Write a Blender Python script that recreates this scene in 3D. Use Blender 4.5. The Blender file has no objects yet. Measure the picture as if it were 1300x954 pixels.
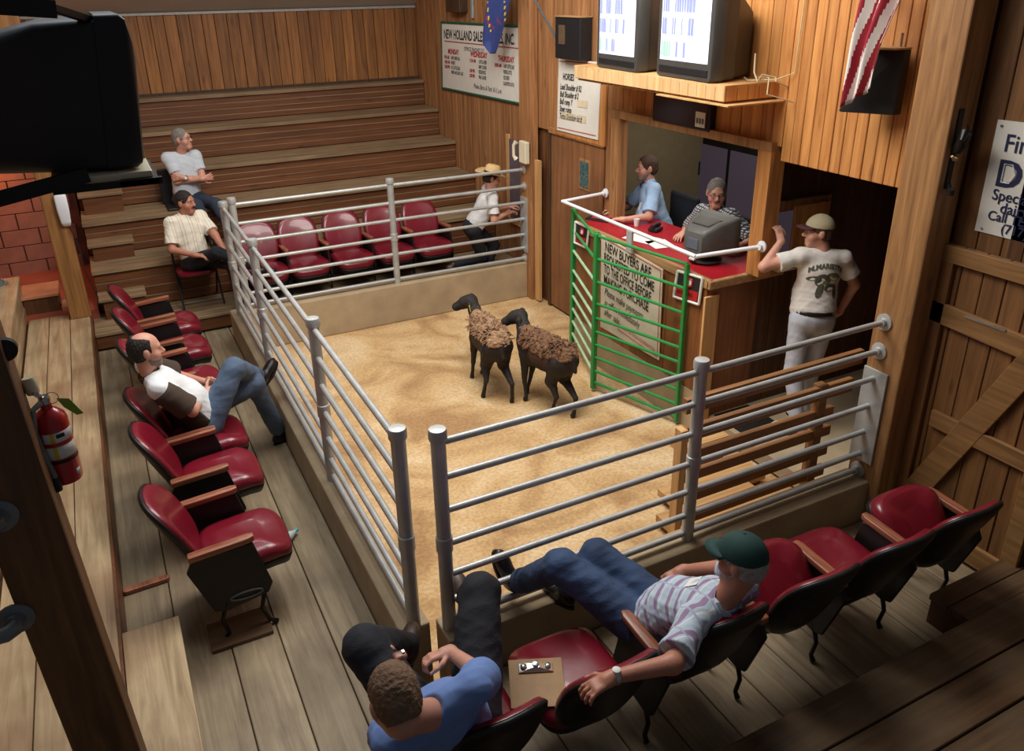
import bpy, bmesh, math, random
import numpy as np
from mathutils import Vector, Matrix
from mathutils.bvhtree import BVHTree
random.seed(7)
SC = bpy.context.scene
COL = SC.collection

# ------------------------------------------------------------------ camera, world, lights, exposure
CR = [[0.889743, -0.456128, -0.017451], [-0.198051, -0.351317, -0.91507], [0.411258, 0.817633, -0.402918]]
CC = (-0.99719, -3.20474, 3.10102)
FPX = 1023.887
cam_d = bpy.data.cameras.new('camera')
cam = bpy.data.objects.new('camera', cam_d)
COL.objects.link(cam)
cam_d.sensor_width = 36
cam_d.lens = 36 * FPX / 1300
cam_d.shift_y = -45 / 1300
cam_d.clip_start = 0.05
cam.matrix_world = Matrix(((CR[0][0], -CR[1][0], -CR[2][0], CC[0]),
                           (CR[0][1], -CR[1][1], -CR[2][1], CC[1]),
                           (CR[0][2], -CR[1][2], -CR[2][2], CC[2]),
                           (0, 0, 0, 1)))
SC.camera = cam

world = bpy.data.worlds.new('world')
SC.world = world
world.use_nodes = True
world.node_tree.nodes['Background'].inputs[0].default_value = (0.80, 0.88, 1.0, 1)
world.node_tree.nodes['Background'].inputs[1].default_value = 0.07

def area_light(name, loc, target, size, power, color=(1, 1, 1), size_y=None):
    d = bpy.data.lights.new(name, 'AREA')
    d.energy = power
    d.color = color
    d.size = size
    if size_y:
        d.shape = 'RECTANGLE'
        d.size_y = size_y
    o = bpy.data.objects.new(name, d)
    COL.objects.link(o)
    o.location = loc
    o.rotation_euler = (Vector(target) - Vector(loc)).to_track_quat('-Z', 'Y').to_euler()
    return o
area_light('ring_ceiling_light', (1.3, 2.2, 4.6), (1.9, 2.6, 0), 2.4, 205, (1.0, 0.96, 0.90), 2.4)
area_light('gallery_ceiling_light', (-0.9, 1.6, 4.9), (-0.9, 2.2, 0), 1.4, 62, (0.92, 0.96, 1.0), 2.6)
area_light('rear_ceiling_light', (0.8, 5.2, 4.8), (1.0, 6.6, 0.5), 2.2, 48, (1.0, 0.95, 0.88), 1.0)
area_light('booth_front_light', (0.9, 0.6, 4.4), (3.4, 2.0, 1.2), 1.2, 30, (1.0, 0.93, 0.84), 1.2)
SC.view_settings.view_transform = 'Standard'
SC.view_settings.look = 'None'
SC.view_settings.gamma = 1
SC.view_settings.use_curve_mapping = False
SC.view_settings.exposure = 0.14

def at(px, py, ax, v):
    """the real point in the room seen at a pixel, on the plane ax = v"""
    d = [sum(((px - 650) / FPX, (py - 432) / FPX, 1)[i] * CR[i][j] for i in range(3)) for j in range(3)]
    k = 'xyz'.index(ax)
    t = (v - CC[k]) / d[k]
    return Vector([CC[j] + t * d[j] for j in range(3)])

# ------------------------------------------------------------------ helpers
X, Y, Z = Vector((1, 0, 0)), Vector((0, 1, 0)), Vector((0, 0, 1))
def V(*a): return Vector(a)

def tag(o, label=None, cat=None, group=None, kind=None):
    if label: o['label'] = label
    if cat: o['category'] = cat
    if group: o['group'] = group
    if kind: o['kind'] = kind
    return o
def empty(name, loc, label, cat, group=None, rz=0, kind=None):
    o = bpy.data.objects.new(name, None)
    COL.objects.link(o)
    o.location = loc
    o.rotation_euler = (0, 0, rz)
    o.empty_display_size = 0.1
    return tag(o, label, cat, group, kind)
def link(name, me, mat, parent=None, smooth=False):
    """world/local mesh data linked as one object; with a parent the data is in the parent's local space"""
    o = bpy.data.objects.new(name, me)
    COL.objects.link(o)
    if mat: 
        for m in (mat if isinstance(mat, (list, tuple)) else [mat]): me.materials.append(m)
    if smooth: me.polygons.foreach_set('use_smooth', [True] * len(me.polygons))
    if parent: o.parent = parent
    return o
def wlink(name, me, mat, parent, smooth=False):
    """mesh data in world space under a parent that sits elsewhere"""
    o = link(name, me, mat, None, smooth)
    o.parent = parent
    o.matrix_parent_inverse = wmat(parent).inverted()
    return o
def wmat(o):
    m = Matrix.Translation(o.location) @ o.rotation_euler.to_matrix().to_4x4()
    return wmat(o.parent) @ o.matrix_parent_inverse @ m if o.parent else m
def copy_tree(o, parent=None):
    c = o.copy()
    COL.objects.link(c)
    c.parent = parent
    for ch in list(o.children): copy_tree(ch, c)
    return c

def frame(d, hint=None):
    d = Vector(d).normalized()
    h = Vector(hint) if hint is not None else (Z if abs(d.z) < .9 else X)
    x = h.cross(d)
    if x.length < 1e-5: x = X.cross(d)
    x.normalize()
    return x, d.cross(x), d

class MB:
    """collects shapes into one mesh"""
    def __init__(s): s.v, s.f, s.m = [], [], []
    def add(s, v, f, m=0):
        n = len(s.v)
        s.v += [tuple(p) for p in v]
        s.f += [tuple(i + n for i in q) for q in f]
        s.m += [m] * len(f)
        return s
    def box(s, a, b, m=0):
        x0, y0, z0 = [min(a[i], b[i]) for i in range(3)]
        x1, y1, z1 = [max(a[i], b[i]) for i in range(3)]
        return s.add([(x0, y0, z0), (x1, y0, z0), (x1, y1, z0), (x0, y1, z0), (x0, y0, z1), (x1, y0, z1), (x1, y1, z1), (x0, y1, z1)],
                     [(0, 3, 2, 1), (4, 5, 6, 7), (0, 1, 5, 4), (1, 2, 6, 5), (2, 3, 7, 6), (3, 0, 4, 7)], m)
    def beam(s, a, b, w, h, hint=None, m=0):
        """box from a to b, w along the frame's x, h along its y"""
        a, b = Vector(a), Vector(b)
        x, y, d = frame(b - a, hint)
        v = [p + x * (i * w / 2) + y * (j * h / 2) for p in (a, b) for i, j in ((-1, -1), (1, -1), (1, 1), (-1, 1))]
        return s.add(v, [(0, 3, 2, 1), (4, 5, 6, 7), (0, 1, 5, 4), (1, 2, 6, 5), (2, 3, 7, 6), (3, 0, 4, 7)], m)
    def tube(s, pts, r, n=10, m=0, cap=True):
        pts = [Vector(p) for p in pts]
        rs = r if isinstance(r, (list, tuple)) else [r] * len(pts)
        x = None
        rings = []
        for i, p in enumerate(pts):
            d = (pts[min(i + 1, len(pts) - 1)] - pts[max(i - 1, 0)])
            if x is None: x, y, d = frame(d)
            else:
                d.normalize()
                x = (x - d * x.dot(d)).normalized()
                y = d.cross(x)
            rings.append([p + (x * math.cos(2 * math.pi * k / n) + y * math.sin(2 * math.pi * k / n)) * rs[i] for k in range(n)])
        v = [q for R in rings for q in R]
        f = [(i * n + k, i * n + (k + 1) % n, (i + 1) * n + (k + 1) % n, (i + 1) * n + k) for i in range(len(pts) - 1) for k in range(n)]
        if cap: f += [tuple(range(n - 1, -1, -1)), tuple((len(pts) - 1) * n + k for k in range(n))]
        return s.add(v, f, m)
    def lathe(s, base, axis, prof, n=20, m=0):
        """prof: (radius, distance along the axis)"""
        x, y, d = frame(axis)
        base = Vector(base)
        v = [base + d * h + (x * math.cos(2 * math.pi * k / n) + y * math.sin(2 * math.pi * k / n)) * max(r, 1e-4) for r, h in prof for k in range(n)]
        f = [(i * n + k, i * n + (k + 1) % n, (i + 1) * n + (k + 1) % n, (i + 1) * n + k) for i in range(len(prof) - 1) for k in range(n)]
        f += [tuple(range(n - 1, -1, -1)), tuple((len(prof) - 1) * n + k for k in range(n))]
        return s.add(v, f, m)
    def prism(s, outline, o, u, v_, t, m=0):
        """2D outline in the frame (o, u, v), extruded by t along u x v"""
        o, u, v_ = Vector(o), Vector(u).normalized(), Vector(v_).normalized()
        w = u.cross(v_) * t
        a = [o + u * p[0] + v_ * p[1] for p in outline]
        n = len(a)
        return s.add(a + [p + w for p in a], [tuple(range(n - 1, -1, -1)), tuple(range(n, 2 * n))] + [(i, (i + 1) % n, n + (i + 1) % n, n + i) for i in range(n)], m)
    def loft(s, rings, m=0, cap=True):
        n = len(rings[0])
        v = [p for R in rings for p in R]
        f = [(i * n + k, i * n + (k + 1) % n, (i + 1) * n + (k + 1) % n, (i + 1) * n + k) for i in range(len(rings) - 1) for k in range(n)]
        if cap: f += [tuple(range(n - 1, -1, -1)), tuple((len(rings) - 1) * n + k for k in range(n))]
        return s.add(v, f, m)
    def mesh(s, name='mesh', bevel=0, seg=2):
        me = bpy.data.meshes.new(name)
        me.from_pydata(s.v, [], s.f)
        me.polygons.foreach_set('material_index', s.m)
        bm = bmesh.new()
        bm.from_mesh(me)
        bmesh.ops.recalc_face_normals(bm, faces=bm.faces)
        if bevel:
            bmesh.ops.bevel(bm, geom=[e for e in bm.edges if len(e.link_faces) == 2 and e.calc_face_angle(0) > .6], offset=bevel, segments=seg, affect='EDGES', profile=.5)
        bm.to_mesh(me)
        bm.free()
        return me
    def build(s, name, mat, parent=None, bevel=0, smooth=False, world=False, seg=2):
        me = s.mesh(name, bevel, seg)
        f = wlink if (world and parent) else link
        o = f(name, me, mat, parent, smooth)
        if smooth:
            try: me.set_sharp_from_angle(angle=math.radians(40))
            except Exception: pass
        return o

def text(name, s, o, u, v_, size, mat, parent, xs=1.0, align='LEFT', bold=0.0, world=True, shear=0.0, spacing=1.0):
    """flat lettering lying in the plane o + u, v"""
    if not s: return None
    c = bpy.data.curves.new(name, 'FONT')
    c.body = s
    c.size = size
    c.align_x = align
    c.resolution_u = 3
    c.offset = bold
    c.shear = shear
    c.space_line = spacing
    t = bpy.data.objects.new('tmp', c)
    COL.objects.link(t)
    dg = bpy.context.evaluated_depsgraph_get()
    me = bpy.data.meshes.new_from_object(t.evaluated_get(dg))
    bpy.data.objects.remove(t)
    u, v_ = Vector(u).normalized(), Vector(v_).normalized()
    o = Vector(o)
    for vt in me.vertices: vt.co = o + u * vt.co.x * xs + v_ * vt.co.y
    me.materials.clear()
    me.name = name
    return (wlink if world else link)(name, me, mat, parent)

# ------------------------------------------------------------------ materials
MATS = {}
def nodes(name):
    m = bpy.data.materials.new(name)
    m.use_nodes = True
    nt = m.node_tree
    return m, nt, nt.nodes['Principled BSDF']
def N(nt, t, **k):
    n = nt.nodes.new(t)
    for a, b in k.items(): setattr(n, a, b)
    return n
def ramp(nt, stops):
    r = N(nt, 'ShaderNodeValToRGB')
    e = r.color_ramp.elements
    while len(e) < len(stops): e.new(.5)
    for q, (p, c) in zip(e, stops): q.position = p; q.color = (*c, 1)
    return r
def lin(c):
    """sRGB 0..255 to linear"""
    return tuple(((x / 255) / 12.92 if x / 255 <= .04045 else ((x / 255 + .055) / 1.055) ** 2.4) for x in c)
def plain(name, rgb, rough=.6, metal=0, noise=.12, nscale=12, bump=0.0, bscale=60, coat=0, spec=None):
    m, nt, b = nodes(name)
    c = lin(rgb)
    tc = N(nt, 'ShaderNodeTexCoord')
    n = N(nt, 'ShaderNodeTexNoise')
    n.inputs['Scale'].default_value = nscale
    n.inputs['Detail'].default_value = 5
    nt.links.new(tc.outputs['Object'], n.inputs['Vector'])
    r = ramp(nt, [(.3, tuple(x * (1 - noise) for x in c)), (.7, tuple(min(1, x * (1 + noise)) for x in c))])
    nt.links.new(n.outputs['Fac'], r.inputs['Fac'])
    nt.links.new(r.outputs['Color'], b.inputs['Base Color'])
    b.inputs['Roughness'].default_value = rough
    b.inputs['Metallic'].default_value = metal
    if coat: b.inputs['Coat Weight'].default_value = coat
    if spec is not None: b.inputs['Specular IOR Level'].default_value = spec
    if bump:
        n2 = N(nt, 'ShaderNodeTexNoise')
        n2.inputs['Scale'].default_value = bscale
        n2.inputs['Detail'].default_value = 4
        nt.links.new(tc.outputs['Object'], n2.inputs['Vector'])
        bp = N(nt, 'ShaderNodeBump')
        bp.inputs['Strength'].default_value = bump
        bp.inputs['Distance'].default_value = .01
        nt.links.new(n2.outputs['Fac'], bp.inputs['Height'])
        nt.links.new(bp.outputs['Normal'], b.inputs['Normal'])
    MATS[name] = m
    return m
def wood(name, dark, light, axis='z', rough=.55, knots=.5, worn=None, wornamt=.5, scale=1.0, rand=.25, coat=0):
    m, nt, b = nodes(name)
    L = nt.links.new
    tc = N(nt, 'ShaderNodeTexCoord')
    oi = N(nt, 'ShaderNodeObjectInfo')
    mul = N(nt, 'ShaderNodeVectorMath', operation='SCALE')
    cmb = N(nt, 'ShaderNodeCombineXYZ')
    for i in range(3): cmb.inputs[i].default_value = (17.3, 31.7, 23.1)[i]
    L(cmb.outputs[0], mul.inputs[0])
    L(oi.outputs['Random'], mul.inputs['Scale'])
    add = N(nt, 'ShaderNodeVectorMath', operation='ADD')
    L(tc.outputs['Object'], add.inputs[0])
    L(mul.outputs[0], add.inputs[1])
    mp = N(nt, 'ShaderNodeMapping')
    sc = [22 * scale, 22 * scale, 22 * scale]
    sc['xyz'.index(axis)] = 1.3 * scale
    mp.inputs['Scale'].default_value = sc
    L(add.outputs[0], mp.inputs['Vector'])
    n = N(nt, 'ShaderNodeTexNoise')
    n.inputs['Scale'].default_value = 1
    n.inputs['Detail'].default_value = 7
    n.inputs['Roughness'].default_value = .62
    n.inputs['Distortion'].default_value = .6
    L(mp.outputs[0], n.inputs['Vector'])
    d, l = lin(dark), lin(light)
    mid = tuple((a + c) / 2 for a, c in zip(d, l))
    r = ramp(nt, [(.28, d), (.5, mid), (.72, l)])
    L(n.outputs['Fac'], r.inputs['Fac'])
    col = r.outputs['Color']
    if knots:
        mk = N(nt, 'ShaderNodeMapping')
        s2 = [7 * scale] * 3
        s2['xyz'.index(axis)] = 2.2 * scale
        mk.inputs['Scale'].default_value = s2
        L(add.outputs[0], mk.inputs['Vector'])
        vo = N(nt, 'ShaderNodeTexVoronoi')
        vo.inputs['Scale'].default_value = 1
        L(mk.outputs[0], vo.inputs['Vector'])
        kr = ramp(nt, [(.05, (1, 1, 1)), (.17, (0, 0, 0))])
        L(vo.outputs['Distance'], kr.inputs['Fac'])
        ml = N(nt, 'ShaderNodeMath', operation='MULTIPLY')
        ml.inputs[1].default_value = knots
        L(kr.outputs['Color'], ml.inputs[0])
        mx = N(nt, 'ShaderNodeMixRGB')
        mx.inputs['Color2'].default_value = (*tuple(x * .3 for x in d), 1)
        L(ml.outputs[0], mx.inputs['Fac'])
        L(col, mx.inputs['Color1'])
        col = mx.outputs['Color']
    if worn:
        nw = N(nt, 'ShaderNodeTexNoise')
        nw.inputs['Scale'].default_value = 1.6
        nw.inputs['Detail'].default_value = 6
        L(add.outputs[0], nw.inputs['Vector'])
        wr = ramp(nt, [(.42, (0, 0, 0)), (.62, (1, 1, 1))])
        L(nw.outputs['Fac'], wr.inputs['Fac'])
        ml = N(nt, 'ShaderNodeMath', operation='MULTIPLY')
        ml.inputs[1].default_value = wornamt
        L(wr.outputs['Color'], ml.inputs[0])
        mx = N(nt, 'ShaderNodeMixRGB')
        mx.inputs['Color2'].default_value = (*lin(worn), 1)
        L(ml.outputs[0], mx.inputs['Fac'])
        L(col, mx.inputs['Color1'])
        col = mx.outputs['Color']
    hs = N(nt, 'ShaderNodeHueSaturation')
    mr = N(nt, 'ShaderNodeMapRange')
    mr.inputs['To Min'].default_value = 1 - rand
    mr.inputs['To Max'].default_value = 1 + rand
    L(oi.outputs['Random'], mr.inputs['Value'])
    L(mr.outputs[0], hs.inputs['Value'])
    L(col, hs.inputs['Color'])
    L(hs.outputs['Color'], b.inputs['Base Color'])
    b.inputs['Roughness'].default_value = rough
    if coat: b.inputs['Coat Weight'].default_value = coat
    bp = N(nt, 'ShaderNodeBump')
    bp.inputs['Strength'].default_value = .25
    bp.inputs['Distance'].default_value = .004
    L(n.outputs['Fac'], bp.inputs['Height'])
    L(bp.outputs['Normal'], b.inputs['Normal'])
    MATS[name] = m
    return m
def emis(name, rgb, strength):
    m, nt, b = nodes(name)
    b.inputs['Base Color'].default_value = (*lin(rgb), 1)
    b.inputs['Emission Color'].default_value = (*lin(rgb), 1)
    b.inputs['Emission Strength'].default_value = strength
    MATS[name] = m
    return m
def bands(name, base, stripes, rough=.8):
    """cloth with woven stripes; stripes: (direction vector, frequency, width, colour, offset)"""
    m, nt, b = nodes(name)
    L = nt.links.new
    tc = N(nt, 'ShaderNodeTexCoord')
    nz = N(nt, 'ShaderNodeTexNoise')
    nz.inputs['Scale'].default_value = 5
    L(tc.outputs['Object'], nz.inputs['Vector'])
    col = None
    for d, fr, wd, c, off in stripes:
        dt = N(nt, 'ShaderNodeVectorMath', operation='DOT_PRODUCT')
        dt.inputs[1].default_value = Vector(d).normalized()
        L(tc.outputs['Object'], dt.inputs[0])
        ad = N(nt, 'ShaderNodeMath', operation='MULTIPLY_ADD')
        ad.inputs[1].default_value = .02
        L(nz.outputs['Fac'], ad.inputs[0])
        L(dt.outputs['Value'], ad.inputs[2])
        mu = N(nt, 'ShaderNodeMath', operation='MULTIPLY_ADD')
        mu.inputs[1].default_value = fr
        mu.inputs[2].default_value = off + 50
        L(ad.outputs[0], mu.inputs[0])
        fc = N(nt, 'ShaderNodeMath', operation='FRACT')
        L(mu.outputs[0], fc.inputs[0])
        lt = N(nt, 'ShaderNodeMath', operation='LESS_THAN')
        lt.inputs[1].default_value = wd
        L(fc.outputs[0], lt.inputs[0])
        mx = N(nt, 'ShaderNodeMixRGB')
        mx.inputs['Color2'].default_value = (*lin(c), 1)
        L(lt.outputs[0], mx.inputs['Fac'])
        if col is None: mx.inputs['Color1'].default_value = (*lin(base), 1)
        else: L(col, mx.inputs['Color1'])
        col = mx.outputs['Color']
    L(col, b.inputs['Base Color'])
    b.inputs['Roughness'].default_value = rough
    return m

M = MATS
wood('back_boards', (104, 62, 28), (176, 118, 62), 'z', rand=.22, knots=.55)
wood('side_boards', (118, 76, 44), (182, 130, 84), 'z', rand=.12, knots=.5)
wood('panel_boards', (164, 100, 48), (216, 154, 88), 'z', rand=.14, knots=.45)
wood('shelf_boards', (196, 150, 96), (232, 196, 146), 'z', rand=.10, knots=.3)
wood('timber', (120, 80, 46), (190, 140, 88), 'z', rand=.08, knots=.5)
wood('timber_dark', (46, 30, 18), (82, 56, 32), 'z', rand=.08, knots=.3)
wood('timber_left', (120, 78, 40), (178, 126, 70), 'z', rand=.06, knots=.3)
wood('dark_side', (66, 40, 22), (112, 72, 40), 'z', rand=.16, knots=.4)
wood('door_boards', (92, 60, 32), (146, 100, 56), 'z', rand=.12, knots=.5)
wood('door_rail', (110, 76, 42), (164, 120, 72), 'y', rand=.06, knots=.5)
wood('ply_z', (110, 70, 42), (158, 108, 68), 'z', rand=.04, knots=.2, worn=(96, 62, 40), wornamt=.5)
wood('booth_ply', (112, 66, 34), (160, 102, 56), 'z', rand=.10, knots=.2, worn=(84, 50, 28), wornamt=.55)
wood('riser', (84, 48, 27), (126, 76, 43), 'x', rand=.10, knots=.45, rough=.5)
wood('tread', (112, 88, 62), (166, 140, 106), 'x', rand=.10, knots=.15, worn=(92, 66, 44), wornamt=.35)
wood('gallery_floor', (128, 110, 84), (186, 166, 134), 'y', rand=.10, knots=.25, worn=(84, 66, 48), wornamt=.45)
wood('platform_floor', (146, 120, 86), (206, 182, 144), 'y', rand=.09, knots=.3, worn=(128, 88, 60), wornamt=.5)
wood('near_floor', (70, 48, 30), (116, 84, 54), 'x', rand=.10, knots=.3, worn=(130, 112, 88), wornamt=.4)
wood('fresh_board_x', (168, 122, 72), (220, 178, 122), 'x', rand=.10, knots=.3)
wood('fresh_board_z', (176, 128, 76), (222, 176, 118), 'z', rand=.10, knots=.4)
wood('gate_board', (110, 72, 40), (160, 112, 68), 'x', rand=.10, knots=.3)
wood('arm_wood', (104, 58, 42), (176, 110, 80), 'y', rand=.10, knots=0, scale=2, rough=.35)
wood('ledge', (150, 112, 70), (196, 158, 110), 'y', rand=.05, knots=.1)
plain('concrete', (172, 152, 122), .85, noise=.14, nscale=4, bump=.3, bscale=40)
plain('brick', (152, 96, 78), .8, noise=.15, nscale=6, bump=.3)
plain('mortar', (112, 68, 54), .9)
plain('red_floor', (158, 76, 54), .6, noise=.15, nscale=3)
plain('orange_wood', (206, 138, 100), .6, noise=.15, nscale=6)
plain('galvanised', (186, 188, 186), .42, .35, noise=.12, nscale=9, bump=.15, bscale=30)
plain('galvanised_dull', (128, 132, 134), .5, .4, noise=.2, nscale=7, bump=.2, bscale=30)
plain('green_paint', (44, 138, 66), .4, noise=.1, nscale=10)
plain('green_worn', (168, 200, 160), .5, noise=.15, nscale=10)
plain('vinyl', (118, 18, 36), .33, noise=.08, nscale=5, bump=.12, bscale=14, coat=.25)
plain('vinyl_worn', (176, 110, 112), .5, noise=.2, nscale=20)
plain('black_metal', (24, 22, 22), .45, .2, noise=.3, nscale=10)
plain('black_plastic', (26, 27, 30), .5, noise=.1)
plain('tv_plastic', (66, 64, 60), .45, noise=.1, nscale=6)
plain('monitor_plastic', (84, 84, 80), .5, noise=.08)
plain('grey_ceiling', (178, 172, 166), .8, noise=.06, nscale=2)
plain('silver_trim', (176, 174, 168), .5, .2)
plain('white_sign', (226, 222, 212), .5, noise=.03)
plain('aged_sign', (214, 204, 182), .6, noise=.07, nscale=5)
plain('ink', (34, 32, 34), .6, noise=0)
plain('red_ink', (178, 44, 44), .6, noise=0)
plain('navy_ink', (30, 40, 78), .5, noise=0)
plain('green_trim', (32, 88, 70), .5)
plain('red_counter', (164, 28, 40), .35, noise=.08)
plain('paper', (232, 232, 226), .6, noise=.02)
plain('skin', (206, 150, 128), .5, noise=.07, nscale=14, bump=.1, bscale=80)
plain('skin_tan', (186, 124, 100), .5, noise=.08, nscale=14, bump=.1, bscale=80)
plain('eye_white', (226, 220, 214), .3, noise=0)
plain('eye_dark', (34, 26, 22), .3, noise=0)
plain('lip', (168, 100, 88), .5, noise=.05)
plain('leather_black', (28, 24, 22), .35, noise=.2)
plain('leather_brown', (70, 50, 40), .45, noise=.2)
plain('steel', (190, 190, 186), .25, .9, noise=.05)
plain('cream_plastic', (222, 212, 184), .4, noise=.03)
plain('white_plastic', (226, 228, 232), .4, noise=.02)
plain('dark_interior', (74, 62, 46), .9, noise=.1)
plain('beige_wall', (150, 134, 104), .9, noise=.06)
plain('shadow_black', (14, 12, 12), .9)
plain('red_extinguisher', (186, 28, 32), .3, noise=.08, coat=.3)
plain('yellow', (228, 200, 50), .5, noise=.03)
plain('lime_tag', (130, 170, 50), .6, noise=.05)
plain('cord', (200, 186, 150), .6, noise=.05)
plain('straw', (214, 180, 126), .8, noise=.1, nscale=60, bump=.4, bscale=120)
plain('clip_board', (158, 122, 80), .6, noise=.1, nscale=20)
plain('wool', (122, 88, 64), .95, noise=.35, nscale=30, bump=1.0, bscale=70)
plain('wool_light', (156, 122, 92), .95, noise=.35, nscale=30, bump=1.0, bscale=70)
plain('sheep_black', (34, 27, 24), .75, noise=.3, nscale=16, bump=.4, bscale=90)
plain('sheep_brown', (66, 46, 34), .85, noise=.3, nscale=20, bump=.6, bscale=90)
plain('bottle', (206, 224, 228), .2, noise=.05)
plain('teal', (90, 180, 190), .4)
emis('screen', (205, 215, 255), .85)
plain('screen_ink', (120, 124, 170), .5, noise=0)
plain('screen_green', (140, 172, 150), .5, noise=0)
for k in ('screen_ink', 'screen_green'):
    b = M[k].node_tree.nodes['Principled BSDF']
    b.inputs['Emission Color'].default_value = (*lin((150, 160, 205) if k == 'screen_ink' else (150, 190, 160)), 1)
    b.inputs['Emission Strength'].default_value = .55
emis('dusk_pane', (130, 112, 130), .12)
M['dusk_pane'].node_tree.nodes['Principled BSDF'].inputs['Base Color'].default_value = (.05, .045, .055, 1)
emis('led_digit', (255, 236, 220), .8)
def glass_mat():
    m, nt, b = nodes('pane_glass')
    b.inputs['Base Color'].default_value = (.5, .5, .55, 1)
    b.inputs['Roughness'].default_value = .08
    b.inputs['Transmission Weight'].default_value = .5
    M['pane_glass'] = m
glass_mat()
def ring_floor_mat():
    m, nt, b = nodes('ring_sand')
    L = nt.links.new
    tc = N(nt, 'ShaderNodeTexCoord')
    n1 = N(nt, 'ShaderNodeTexNoise'); n1.inputs['Scale'].default_value = 1.4; n1.inputs['Detail'].default_value = 8; n1.inputs['Distortion'].default_value = 1.2
    n2 = N(nt, 'ShaderNodeTexNoise'); n2.inputs['Scale'].default_value = 38; n2.inputs['Detail'].default_value = 6
    for n in (n1, n2): L(tc.outputs['Object'], n.inputs['Vector'])
    r1 = ramp(nt, [(.36, lin((176, 138, 94))), (.5, lin((208, 172, 122))), (.66, lin((226, 198, 156)))])
    L(n1.outputs['Fac'], r1.inputs['Fac'])
    r2 = ramp(nt, [(.38, (.55, .5, .45)), (.6, (1, 1, 1))])
    L(n2.outputs['Fac'], r2.inputs['Fac'])
    mx = N(nt, 'ShaderNodeMixRGB', blend_type='MULTIPLY'); mx.inputs['Fac'].default_value = .45
    L(r1.outputs['Color'], mx.inputs['Color1']); L(r2.outputs['Color'], mx.inputs['Color2'])
    L(mx.outputs['Color'], b.inputs['Base Color'])
    b.inputs['Roughness'].default_value = .95
    bp = N(nt, 'ShaderNodeBump'); bp.inputs['Strength'].default_value = .5; bp.inputs['Distance'].default_value = .01
    L(n2.outputs['Fac'], bp.inputs['Height']); L(bp.outputs['Normal'], b.inputs['Normal'])
    M['ring_sand'] = m
ring_floor_mat()

# ------------------------------------------------------------------ structure
FL, RF = -.30, -.45        # gallery floor, ring floor
WX = 3.5                   # the long side wall
def struct(name, label=None, cat=None): 
    o = bpy.data.objects.new(name, None)
    COL.objects.link(o)
    return tag(o, label, cat, kind='structure')
def sbox(name, a, b, mat, parent=None, **k):
    o = MB().box(a, b).build(name, mat, parent, **k)
    if parent is None: tag(o, kind='structure')
    return o
def boards(parent, o, u, v_, n, total, length, width, thick, mat, name='board', gap=.006, jit=.003, vary=0):
    """a row of separate boards side by side along u, each running along v, thickness along n; shared mesh"""
    o, u, v_, n = Vector(o), Vector(u), Vector(v_), Vector(n)
    c = max(1, round(total / width))
    w = total / c
    m = MB()
    a, b = u * (gap / 2), u * (w - gap / 2) + v_ * length + n * thick
    m.box(a, b)
    me = m.mesh(name, bevel=min(.004, thick * .3), seg=1)
    me.materials.append(mat)
    out = []
    for i in range(c):
        q = bpy.data.objects.new(name, me)
        COL.objects.link(q)
        q.location = o + u * (w * i) + n * random.uniform(-jit, 0)
        q.parent = parent
        out.append(q)
    return out

# ring floor
sbox('ring_floor', (-.12, -.2, RF - .08), (3.7, 5.3, RF), M['ring_sand']); bpy.data.objects['ring_floor'].name = 'floor'
tag(bpy.data.objects['floor'], 'tan sawdust covered ring floor inside the pipe fence', 'floor')
gd = sbox('ground', (-4.4, -3.6, -.75), (5.6, 9.0, -.56), M['dark_side']); gd.name = 'floor'; tag(gd, 'dark sub floor beneath the platforms', 'floor')
# concrete kerbs
def kerb(name, pts, label):
    r = struct(name, label, 'kerb')
    for (a, b) in pts: MB().box(a, b).build('kerb_block', M['concrete'], r, bevel=.012)
    return r
kerb('trim_1', [((-.085, -.02, RF), (.085, 5.10, 0))], 'tan concrete kerb under the long left pipe fence')
kerb('trim_2', [((-.085, 5.10, RF), (3.5, 5.26, 0))], 'tan concrete kerb under the rear pipe fence')
kerb('trim_3', [((.12, -.20, RF), (3.20, 0.0, 0))], 'tan concrete kerb under the front pipe fence')

# gallery floor (between ring and raised platform), plank by plank
fl = sbox('floor_gallery', (-1.42, -1.3, FL - .1), (-.085, 6.2, FL - .045), M['dark_side']); fl.name = 'floor'
MB().box((-.085, -1.3, FL - .1), (3.38, -.2, FL - .045)).build('joists', M['dark_side'], fl)
MB().box((-.085, 5.26, FL - .1), (3.5, 6.2, FL - .002)).build('rear_boards', M['gallery_floor'], fl)
tag(fl, 'worn grey brown plank floor beside the ring', 'floor')
boards(fl, (-1.40, -1.3, FL - .04), X, Y, Z, 1.31, 7.0, .262, .04, M['gallery_floor'], 'floor_plank')
boards(fl, (-.07, -1.3, FL - .04), X, Y, Z, 3.45, 1.09, .265, .04, M['gallery_floor'], 'floor_plank')
# raised platform on the left
pf = sbox('floor_platform', (-3.6, -3.4, -.34), (-1.415, 6.0, -.045), M['dark_side']); pf.name = 'floor'
tag(pf, 'raised plank walkway left of the red seats', 'floor')
boards(pf, (-1.98, -3.4, -.04), X, Y, Z, .575, 9.4, .19, .04, M['platform_floor'], 'floor_plank')
MB().box((-1.415, -3.4, -.30), (-1.395, 5.98, -.16)).build('riser_board', M['riser'], pf)
MB().box((-1.415, -3.4, -.155), (-1.395, 5.98, -.045)).build('riser_board', M['riser'], pf)
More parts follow.
